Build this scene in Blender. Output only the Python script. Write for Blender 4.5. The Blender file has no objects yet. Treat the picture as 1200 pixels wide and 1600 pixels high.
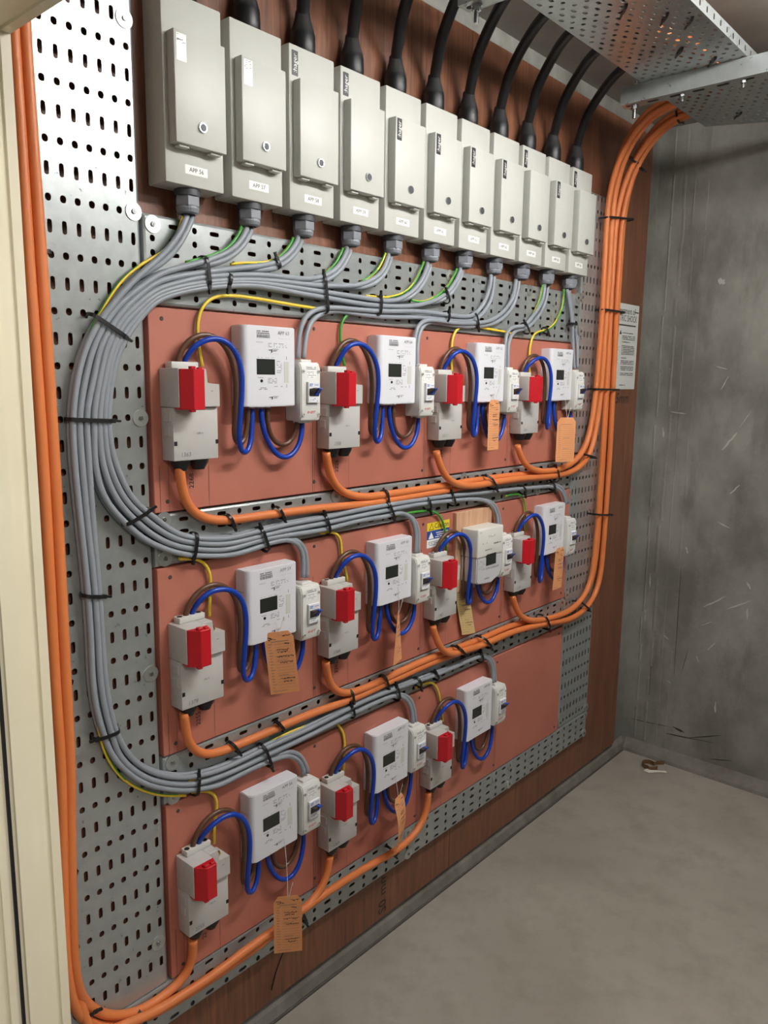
import bpy, bmesh, math, random
from mathutils import Vector, Matrix

S = bpy.context.scene
COL = S.collection
R = random.Random(7)

# ------------------------------------------------------------------ camera
def look():
    yaw, pitch, roll = 0.84828, 0.16739, -0.013108
    fwd = Vector((math.sin(yaw)*math.cos(pitch), math.cos(yaw)*math.cos(pitch), -math.sin(pitch)))
    right = Vector((math.cos(yaw), -math.sin(yaw), 0))
    down = fwd.cross(right)
    c, s = math.cos(roll), math.sin(roll)
    r, d = c*right + s*down, c*down - s*right
    M = Matrix((r, -d, -fwd)).transposed().to_4x4()
    M.translation = (0, -1.30, 1.55)
    return M
cam = bpy.data.cameras.new('camera')
cam.sensor_fit = 'VERTICAL'; cam.sensor_height = 36.0; cam.sensor_width = 27.0
cam.lens = 1218.7/1600*36.0
cam.clip_start = 0.02
camo = bpy.data.objects.new('camera', cam); COL.objects.link(camo)
camo.matrix_world = look()
S.camera = camo

# ------------------------------------------------------------------ world, lamps, exposure
W = bpy.data.worlds.new('world'); S.world = W; W.use_nodes = True
W.node_tree.nodes['Background'].inputs[0].default_value = (1.0, 0.98, 0.95, 1)
W.node_tree.nodes['Background'].inputs[1].default_value = 0.16
def area(name, loc, sx, sy, watt, col, rot=(0, 0, 0)):
    l = bpy.data.lights.new(name, 'AREA'); l.shape = 'RECTANGLE'; l.size = sx; l.size_y = sy
    l.energy = watt; l.color = col
    o = bpy.data.objects.new(name, l); COL.objects.link(o); o.location = loc; o.rotation_euler = rot
    return o
area('corridor_lamp', (0.02, -2.30, 2.30), 0.5, 0.5, 22, (1.0, 0.96, 0.88), (math.radians(35), 0, 0))
S.view_settings.view_transform = 'Standard'; S.view_settings.look = 'None'
S.view_settings.gamma = 1.0; S.view_settings.use_curve_mapping = False
S.view_settings.exposure = 0.25

# ------------------------------------------------------------------ materials
def lin(c):
    return tuple(((v/255)/12.92 if v/255 <= 0.04045 else ((v/255+0.055)/1.055)**2.4) for v in c) + (1,)
MATS = {}
def mat(name, rgb, rough=0.5, metal=0.0, spec=0.5, coat=0.0):
    if name in MATS: return MATS[name]
    m = bpy.data.materials.new(name); m.use_nodes = True
    b = m.node_tree.nodes['Principled BSDF']
    b.inputs['Base Color'].default_value = lin(rgb)
    b.inputs['Roughness'].default_value = rough; b.inputs['Metallic'].default_value = metal
    b.inputs['Specular IOR Level'].default_value = spec; b.inputs['Coat Weight'].default_value = coat
    MATS[name] = m
    return m
def noisy(name, rgb_a, rgb_b, scale=(1, 1, 1), nscale=8, detail=6, rough=(0.5, 0.6), metal=0.0, bump=0.0, bscale=60,
          lo=0.35, hi=0.65, spec=0.5, second=None, dist=0.0):
    m = mat(name, rgb_a, 0.5, metal, spec); nt = m.node_tree; N = nt.nodes; L = nt.links
    b = N['Principled BSDF']
    tc = N.new('ShaderNodeTexCoord'); mp = N.new('ShaderNodeMapping'); mp.inputs['Scale'].default_value = scale
    L.new(tc.outputs['Object'], mp.inputs['Vector'])
    n = N.new('ShaderNodeTexNoise'); n.inputs['Scale'].default_value = nscale; n.inputs['Detail'].default_value = detail
    n.inputs['Roughness'].default_value = 0.6; n.inputs['Distortion'].default_value = dist
    L.new(mp.outputs['Vector'], n.inputs['Vector'])
    r = N.new('ShaderNodeValToRGB'); r.color_ramp.elements[0].position = lo; r.color_ramp.elements[1].position = hi
    r.color_ramp.elements[0].color = lin(rgb_a); r.color_ramp.elements[1].color = lin(rgb_b)
    L.new(n.outputs['Fac'], r.inputs['Fac'])
    out = r.outputs['Color']
    if second:                       # second = (scale vec, noise scale, rgb, amount, lo, hi)
        mp2 = N.new('ShaderNodeMapping'); mp2.inputs['Scale'].default_value = second[0]
        L.new(tc.outputs['Object'], mp2.inputs['Vector'])
        n2 = N.new('ShaderNodeTexNoise'); n2.inputs['Scale'].default_value = second[1]; n2.inputs['Detail'].default_value = 8
        n2.inputs['Roughness'].default_value = 0.65
        L.new(mp2.outputs['Vector'], n2.inputs['Vector'])
        mr = N.new('ShaderNodeMapRange'); mr.inputs['From Min'].default_value = second[4]; mr.inputs['From Max'].default_value = second[5]
        mr.inputs['To Max'].default_value = second[3]
        L.new(n2.outputs['Fac'], mr.inputs['Value'])
        mx = N.new('ShaderNodeMix'); mx.data_type = 'RGBA'
        L.new(mr.outputs['Result'], mx.inputs['Factor']); L.new(out, mx.inputs['A']); mx.inputs['B'].default_value = lin(second[2])
        out = mx.outputs['Result']
    L.new(out, b.inputs['Base Color'])
    mr = N.new('ShaderNodeMapRange'); mr.inputs['To Min'].default_value = rough[0]; mr.inputs['To Max'].default_value = rough[1]
    mr.inputs['From Min'].default_value = 0.3; mr.inputs['From Max'].default_value = 0.7
    L.new(n.outputs['Fac'], mr.inputs['Value']); L.new(mr.outputs['Result'], b.inputs['Roughness'])
    if bump:
        n3 = N.new('ShaderNodeTexNoise'); n3.inputs['Scale'].default_value = bscale; n3.inputs['Detail'].default_value = 5
        L.new(mp.outputs['Vector'], n3.inputs['Vector'])
        bp = N.new('ShaderNodeBump'); bp.inputs['Strength'].default_value = bump; bp.inputs['Distance'].default_value = 0.004
        L.new(n3.outputs['Fac'], bp.inputs['Height']); L.new(bp.outputs['Normal'], b.inputs['Normal'])
    return m
M_GALV = noisy('galvanised_steel', (166, 171, 172), (176, 181, 181), (1, 1, 1), 40, 5, (0.27, 0.32), metal=0.55, bump=0.0, bscale=14,
               second=((1, 1, 1), 5, (166, 170, 168), 0.35, 0.45, 0.75))
M_GALVD = noisy('galvanised_steel_dull', (172, 178, 180), (186, 191, 192), (1, 1, 1), 30, 4, (0.30, 0.34), metal=0.90)
M_STEEL = mat('bright_steel', (170, 172, 174), 0.22, 1.0)
M_ZINC = mat('zinc_washer', (200, 206, 204), 0.38, 0.85)
M_PLY = noisy('brown_plywood', (92, 58, 42), (150, 98, 70), (34, 34, 1.6), 3.2, 8, (0.36, 0.5), bump=0.10, bscale=14, lo=0.3, hi=0.72, dist=0.6,
              second=((5, 5, 0.5), 2.0, (100, 62, 46), 0.55, 0.4, 0.65))
M_PANEL = noisy('pink_red_board', (180, 109, 91), (190, 118, 99), (1, 1, 1), 9, 6, (0.55, 0.7), bump=0.04, bscale=120,
                second=((1, 1, 1), 2.4, (168, 98, 81), 0.5, 0.4, 0.7))
M_TIMBER = noisy('pale_timber', (196, 150, 118), (216, 174, 140), (30, 30, 2), 3, 6, (0.6, 0.75))
M_CONC = noisy('cast_concrete', (114, 113, 107), (152, 151, 144), (1, 1, 0.8), 3.6, 12, (0.65, 0.8), bump=0.45, bscale=40, lo=0.36, hi=0.64,
               second=((1, 1.6, 0.5), 7, (94, 90, 82), 0.65, 0.50, 0.74))
M_SOFFIT = noisy('concrete_soffit', (140, 136, 127), (160, 155, 146), (1, 1, 1), 4, 8, (0.7, 0.85), bump=0.3, bscale=30)
M_FLOOR = noisy('concrete_floor', (148, 142, 131), (168, 162, 151), (1, 1, 1), 2.2, 10, (0.5, 0.7), bump=0.12, bscale=60, lo=0.3, hi=0.7,
                second=((1, 1, 1), 9, (128, 121, 109), 0.55, 0.48, 0.75))
M_WHITEWALL = noisy('painted_wall', (122, 117, 108), (130, 125, 116), nscale=5)
M_CREAM = noisy('cream_gloss_paint', (226, 217, 191), (231, 223, 198), (1, 1, 1), 5, 3, (0.35, 0.42))
M_SEAL = mat('black_seal', (20, 20, 22), 0.6)
M_BOX = noisy('pale_grey_powder_coat', (193, 194, 187), (197, 198, 191), nscale=6, rough=(0.42, 0.48))
M_CUT = noisy('grey_abs', (190, 188, 184), (194, 192, 188), nscale=10, rough=(0.45, 0.5))
M_STRIPG = mat('light_grey_cover', (206, 205, 200), 0.45)
M_RED = mat('red_carrier_plastic', (196, 22, 36), 0.38)
M_METER = mat('white_meter_plastic', (226, 226, 232), 0.42)
M_METERG = mat('cream_meter_plastic', (222, 221, 214), 0.45)
M_METERD = mat('grey_meter_cover', (196, 196, 200), 0.45)
M_SW = mat('white_switch_plastic', (222, 222, 217), 0.42)
M_MODULE = mat('white_module', (230, 231, 232), 0.4)
M_LCD = mat('dark_display', (44, 47, 44), 0.18)
M_INK = mat('grey_print', (120, 120, 124), 0.6)
M_INKD = mat('black_print', (38, 38, 40), 0.6)
M_INKB = mat('blue_print', (60, 110, 190), 0.6)
M_INKR = mat('red_print', (206, 48, 64), 0.6)
M_STRIPE = mat('pale_panel', (206, 208, 200), 0.5)
M_LABEL = mat('white_label', (242, 243, 240), 0.5)
M_LABELS = mat('white_shiny_sticker', (245, 246, 244), 0.3)
M_BLACKL = mat('black_label', (34, 34, 36), 0.4)
M_GLAND = mat('grey_nylon_gland', (128, 132, 140), 0.45)
M_GLANDD = mat('dark_nylon_collar', (70, 72, 78), 0.5)
M_BLACK = mat('black_rubber', (24, 24, 27), 0.42)
M_BOOTTOP = mat('black_shrink_tape', (40, 40, 41), 0.7)
M_TIE = mat('black_nylon', (22, 22, 24), 0.4)
M_GREYC = mat('grey_sheath', (143, 149, 157), 0.42)
M_ORANGE = noisy('orange_sheath', (216, 120, 64), (222, 128, 72), nscale=4, rough=(0.42, 0.5))
M_ORANGED = noisy('deep_orange_sheath', (206, 92, 32), (212, 98, 36), nscale=4, rough=(0.42, 0.5))
M_BLUE = mat('blue_sheath', (14, 62, 170), 0.32)
M_BROWN = mat('brown_sheath', (96, 66, 48), 0.32)
M_YEL = mat('yellow_sheath', (240, 206, 62), 0.38)
M_GRN = mat('green_sheath', (70, 160, 62), 0.38)
M_BRASS = mat('brass', (196, 160, 80), 0.3, 1.0)
M_TAG = noisy('orange_card', (232, 158, 104), (238, 166, 112), nscale=9, rough=(0.7, 0.8))
M_MANILA = noisy('manila_card', (214, 184, 124), (220, 192, 132), nscale=9, rough=(0.7, 0.8))
M_STRING = mat('white_string', (226, 222, 216), 0.8)
M_SIGN = mat('white_sign', (214, 216, 212), 0.5)
M_YELSIGN = mat('yellow_sign', (238, 212, 40), 0.5)
M_BLUESIGN = mat('blue_sign', (42, 74, 150), 0.5)
M_SCUFF = mat('pale_scuff', (182, 181, 175), 0.8)
M_DARKSTAIN = mat('dark_crack', (62, 57, 50), 0.9)
M_TAPE = mat('brown_tape', (110, 78, 50), 0.3)
M_PAPER = mat('paper_scrap', (226, 226, 210), 0.8)
M_LAMP = mat('lamp_housing', (235, 235, 230), 0.4)
M_GLOW = mat('lit_diffuser', (255, 255, 255))
_b = M_GLOW.node_tree.nodes['Principled BSDF']; _b.inputs['Emission Color'].default_value = (1.0, 0.985, 0.955, 1); _b.inputs['Emission Strength'].default_value = 62
M_FILLGLOW = mat('lit_diffuser_dim', (255, 255, 255))  # weak glow for the added fill light
_b = M_FILLGLOW.node_tree.nodes['Principled BSDF']; _b.inputs['Emission Color'].default_value = (1.0, 0.985, 0.955, 1); _b.inputs['Emission Strength'].default_value = 12
M_UPSTAND = noisy('cast_upstand', (102, 98, 90), (128, 124, 115), (1, 1, 1), 12, 8, (0.7, 0.85), bump=0.3)
M_LEVERB = mat('brown_lever', (58, 40, 34), 0.4)
M_LEVERBL = mat('blue_lever', (30, 72, 170), 0.35)
M_JOINT = mat('dark_joint', (70, 66, 60), 0.9)

# ------------------------------------------------------------------ mesh helpers
def link(name, me, mats, parent=None, loc=(0, 0, 0)):
    o = bpy.data.objects.new(name, me); COL.objects.link(o)
    if mats is not None:
        for m in (mats if isinstance(mats, (list, tuple)) else [mats]): me.materials.append(m)
    o.location = loc
    if parent: o.parent = parent
    return o
def from_bm(name, bm, mats, parent=None, loc=(0, 0, 0), smooth=False):
    bmesh.ops.recalc_face_normals(bm, faces=bm.faces)
    me = bpy.data.meshes.new(name); bm.to_mesh(me); bm.free()
    if smooth: smooth_angle(me)
    return link(name, me, mats, parent, loc)
def smooth_angle(me, ang=0.6):
    me.polygons.foreach_set('use_smooth', [True]*len(me.polygons))
    try: me.set_sharp_from_angle(angle=ang)
    except Exception: pass
def pydata(name, v, f, mats, parent=None, loc=(0, 0, 0), mi=None, smooth=False):
    me = bpy.data.meshes.new(name); me.from_pydata(v, [], f)
    if mi: me.polygons.foreach_set('material_index', mi)
    if smooth: smooth_angle(me)
    me.update()
    return link(name, me, mats, parent, loc)
def box(bm, lo, hi, bev=0.0, seg=2):
    x0, y0, z0 = lo; x1, y1, z1 = hi
    v = [bm.verts.new(p) for p in ((x0,y0,z0),(x1,y0,z0),(x1,y1,z0),(x0,y1,z0),(x0,y0,z1),(x1,y0,z1),(x1,y1,z1),(x0,y1,z1))]
    fs = [bm.faces.new([v[i] for i in q]) for q in ((3,2,1,0),(4,5,6,7),(0,1,5,4),(1,2,6,5),(2,3,7,6),(3,0,4,7))]
    if bev:
        es = list({e for f in fs for e in f.edges})
        bmesh.ops.bevel(bm, geom=es, offset=bev, segments=seg, affect='EDGES', profile=0.5, clamp_overlap=True)
def prism(bm, poly, axis, a, b, bev=0.0, seg=2):
    """extrude polygon (list of 2D) along axis from a to b; 2D coords are the other two axes in order."""
    def p3(p, t):
        if axis == 'x': return (t, p[0], p[1])
        if axis == 'y': return (p[0], t, p[1])
        return (p[0], p[1], t)
    va = [bm.verts.new(p3(p, a)) for p in poly]; vb = [bm.verts.new(p3(p, b)) for p in poly]
    n = len(poly); fs = [bm.faces.new(va[::-1]), bm.faces.new(vb)]
    for i in range(n): fs.append(bm.faces.new((va[i], va[(i+1) % n], vb[(i+1) % n], vb[i])))
    if bev:
        es = list({e for f in fs for e in f.edges})
        bmesh.ops.bevel(bm, geom=es, offset=bev, segments=seg, affect='EDGES', profile=0.5, clamp_overlap=True)
def cyl(bm, c, r0, r1, a, b, axis='z', n=16):
    def p(t, r, k):
        x, y = r*math.cos(2*math.pi*k/n), r*math.sin(2*math.pi*k/n)
        return {'z': (c[0]+x, c[1]+y, t), 'y': (c[0]+x, t, c[1]+y), 'x': (t, c[0]+x, c[1]+y)}[axis]
    va = [bm.verts.new(p(a, r0, k)) for k in range(n)]; vb = [bm.verts.new(p(b, r1, k)) for k in range(n)]
    bm.faces.new(va[::-1]); bm.faces.new(vb)
    for k in range(n): bm.faces.new((va[k], va[(k+1) % n], vb[(k+1) % n], vb[k]))
def lathe(bm, prof, cx, cy, n=20):
    """prof: list of (radius, z)"""
    rings = [[bm.verts.new((cx+r*math.cos(2*math.pi*k/n), cy+r*math.sin(2*math.pi*k/n), z)) for k in range(n)] for r, z in prof]
    for A, B in zip(rings, rings[1:]):
        for k in range(n): bm.faces.new((A[k], A[(k+1) % n], B[(k+1) % n], B[k]))
    bm.faces.new(rings[0][::-1]); bm.faces.new(rings[-1])
def quad(bm, x0, x1, z0, z1, y, slant=0.0):
    bm.faces.new([bm.verts.new(p) for p in ((x0, y, z0), (x1, y, z0), (x1+slant, y, z1), (x0+slant, y, z1))])
def rrect(w0, w1, h0, h1, r, n=4):
    out = []
    for cx, cy, a0 in ((w1-r, h0+r, -90), (w1-r, h1-r, 0), (w0+r, h1-r, 90), (w0+r, h0+r, 180)):
        for k in range(n+1):
            a = math.radians(a0+90*k/n); out.append((cx+r*math.cos(a), cy+r*math.sin(a)))
    return out

_text = {}
def text_geo(body, size):
    key = (body, size)
    if key not in _text:
        c = bpy.data.curves.new('txt', 'FONT'); c.body = body; c.size = size; c.resolution_u = 2
        c.align_x = 'CENTER'; c.align_y = 'CENTER'
        o = bpy.data.objects.new('txt', c)
        me = bpy.data.meshes.new_from_object(o)
        _text[key] = ([tuple(v.co) for v in me.vertices], [tuple(p.vertices) for p in me.polygons])
        bpy.data.objects.remove(o); bpy.data.curves.remove(c); bpy.data.meshes.remove(me)
    return _text[key]
def text(name, body, size, m, parent, loc, up=False, slant=0.0, stretch=1.0, bold=0.0):
    """flat lettering facing -y at loc; up=True reads bottom to top"""
    v, f = text_geo(body, size)
    x, y, z = loc
    if up: vv = [(x-b, y, z+a*stretch) for a, b, _ in v]
    else: vv = [(x+a*stretch+slant*b, y, z+b) for a, b, _ in v]
    return pydata(name, vv, f, m, parent)

def resample(P, step):
    P = [Vector(p) for p in P]
    Q = [P[0]*2-P[1]] + P + [P[-1]*2-P[-2]]
    fine = []
    for i in range(1, len(Q)-2):
        p0, p1, p2, p3 = Q[i-1:i+3]
        k = max(2, int((p2-p1).length/0.004))
        for j in range(k):
            t = j/k
            fine.append(0.5*((2*p1)+(p2-p0)*t+(2*p0-5*p1+4*p2-p3)*t*t+(3*p1-p0-3*p2+p3)*t**3))
    fine.append(P[-1])
    L = [0]
    for a, b in zip(fine, fine[1:]): L.append(L[-1]+(b-a).length)
    n = max(6, int(L[-1]/step)); out = []; j = 0
    for i in range(n+1):
        s = L[-1]*i/n
        while j < len(L)-2 and L[j+1] < s: j += 1
        t = (s-L[j])/max(1e-9, L[j+1]-L[j]); out.append(fine[j].lerp(fine[j+1], min(1, t)))
    return out
def smooth_path(P, step=0.010, it=6):
    P = resample(P, step)
    for _ in range(it):
        P = [P[0], P[1]] + [(P[i-1]+P[i]*2+P[i+1])/4 for i in range(2, len(P)-2)] + [P[-2], P[-1]]
    return P
def tube(name, P, r, mats, parent=None, n=10, twist=None, step=0.010, it=6):
    """round cable along P; twist=(phase, turns per metre) paints two halves of the sheath"""
    P = smooth_path(P, step, it)
    o = P[0].copy(); vs = []; fs = []; mi = []
    prev = None; dist = 0
    for i, p in enumerate(P):
        t = (P[min(i+1, len(P)-1)]-P[max(i-1, 0)]).normalized()
        ref = prev if prev is not None else Vector((0, -1, 0))
        if twist: ref = Vector((0, -1, 0))
        nrm = (ref-t*ref.dot(t))
        if nrm.length < 1e-4: nrm = Vector((1, 0, 0))
        nrm.normalize(); prev = nrm; bi = t.cross(nrm)
        if i: dist += (p-P[i-1]).length
        for k in range(n):
            a = 2*math.pi*k/n
            vs.append(tuple(p-o+nrm*(r*math.cos(a))+bi*(r*math.sin(a))))
        if i:
            b0, b1 = (i-1)*n, i*n
            for k in range(n):
                fs.append((b0+k, b0+(k+1) % n, b1+(k+1) % n, b1+k))
                if twist: mi.append(0 if math.cos(2*math.pi*(k+0.5)/n+twist[0]+twist[1]*dist*2*math.pi) > 0 else 1)
                else: mi.append(0)
    fs.append(tuple(range(n))[::-1]); mi.append(0)
    fs.append(tuple(range(len(vs)-n, len(vs)))); mi.append(0)
    me = bpy.data.meshes.new(name); me.from_pydata(vs, [], fs); me.polygons.foreach_set('material_index', mi)
    me.polygons.foreach_set('use_smooth', [len(f) == 4 for f in fs]); me.update()
    return link(name, me, mats, parent, tuple(o))

def tag(o, label, cat, group=None):
    o['label'] = label; o['category'] = cat
    if group: o['group'] = group
    return o
def thing(name, label, cat, loc=(0, 0, 0), group=None):
    o = bpy.data.objects.new(name, None); COL.objects.link(o); o.location = loc; o.empty_display_size = 0.05
    return tag(o, label, cat, group)
def copy_tree(src, loc, label, group=None, parent=None):
    c = src.copy(); COL.objects.link(c)
    if parent is None:
        c.location = loc; c['label'] = label
        if group: c['group'] = group
    else: c.parent = parent
    for ch in src.children: copy_tree(ch, None, None, None, c)
    return c
def struct(o):
    o['kind'] = 'structure'; return o

def perforated(name, us, vs, lim, hole, fmap, m, parent, n=16, thick=0.0015, post=None):
    """plate with real holes: us/vs hole centres, lim=(u0,u1,v0,v1) plate border, hole(i,j)->(half u, half v) of a slot, fmap(u,v,d)->xyz"""
    u0, u1, v0, v1 = lim
    ub = [u0]+[(a+b)/2 for a, b in zip(us, us[1:])]+[u1]; vb = [v0]+[(a+b)/2 for a, b in zip(vs, vs[1:])]+[v1]
    V = []; F = []
    for i, u in enumerate(us):
        for j, v in enumerate(vs):
            hh = hole(i, j); hu, hv = hh or (0, 0)
            a0, a1, b0, b1 = ub[i], ub[i+1], vb[j], vb[j+1]
            cor = [(a0, b0), (a1, b0), (a1, b1), (a0, b1)]; ring = []
            for c in range(4):
                p, q = cor[c], cor[(c+1) % 4]
                for k in range(n//4): ring.append((p[0]+(q[0]-p[0])*k*4/n, p[1]+(q[1]-p[1])*k*4/n))
            base = len(V)
            if hh is None:
                V += [fmap(p[0], p[1], 0) for p in ((a0, b0), (a1, b0), (a1, b1), (a0, b1))]; F.append((base, base+1, base+2, base+3)); continue
            r = min(hu, hv); lu, lv = hu-r, hv-r
            inner = []
            for p in ring:
                dx, dy = (p[0]-u)/(a1-a0), (p[1]-v)/(b1-b0)
                l = math.hypot(dx, dy); dx /= l; dy /= l
                sx = lu if dx > 1e-6 else (-lu if dx < -1e-6 else 0); sy = lv if dy > 1e-6 else (-lv if dy < -1e-6 else 0)
                inner.append((u+sx+r*dx, v+sy+r*dy))
            V += [fmap(p[0], p[1], 0) for p in ring]; V += [fmap(p[0], p[1], 0) for p in inner]; V += [fmap(p[0], p[1], thick) for p in inner]
            for k in range(n):
                k2 = (k+1) % n
                F.append((base+k, base+k2, base+n+k2, base+n+k)); F.append((base+n+k, base+n+k2, base+2*n+k2, base+2*n+k))
    if post: V = [post(p) for p in V]
    return pydata(name, V, F, m, parent)

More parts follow.
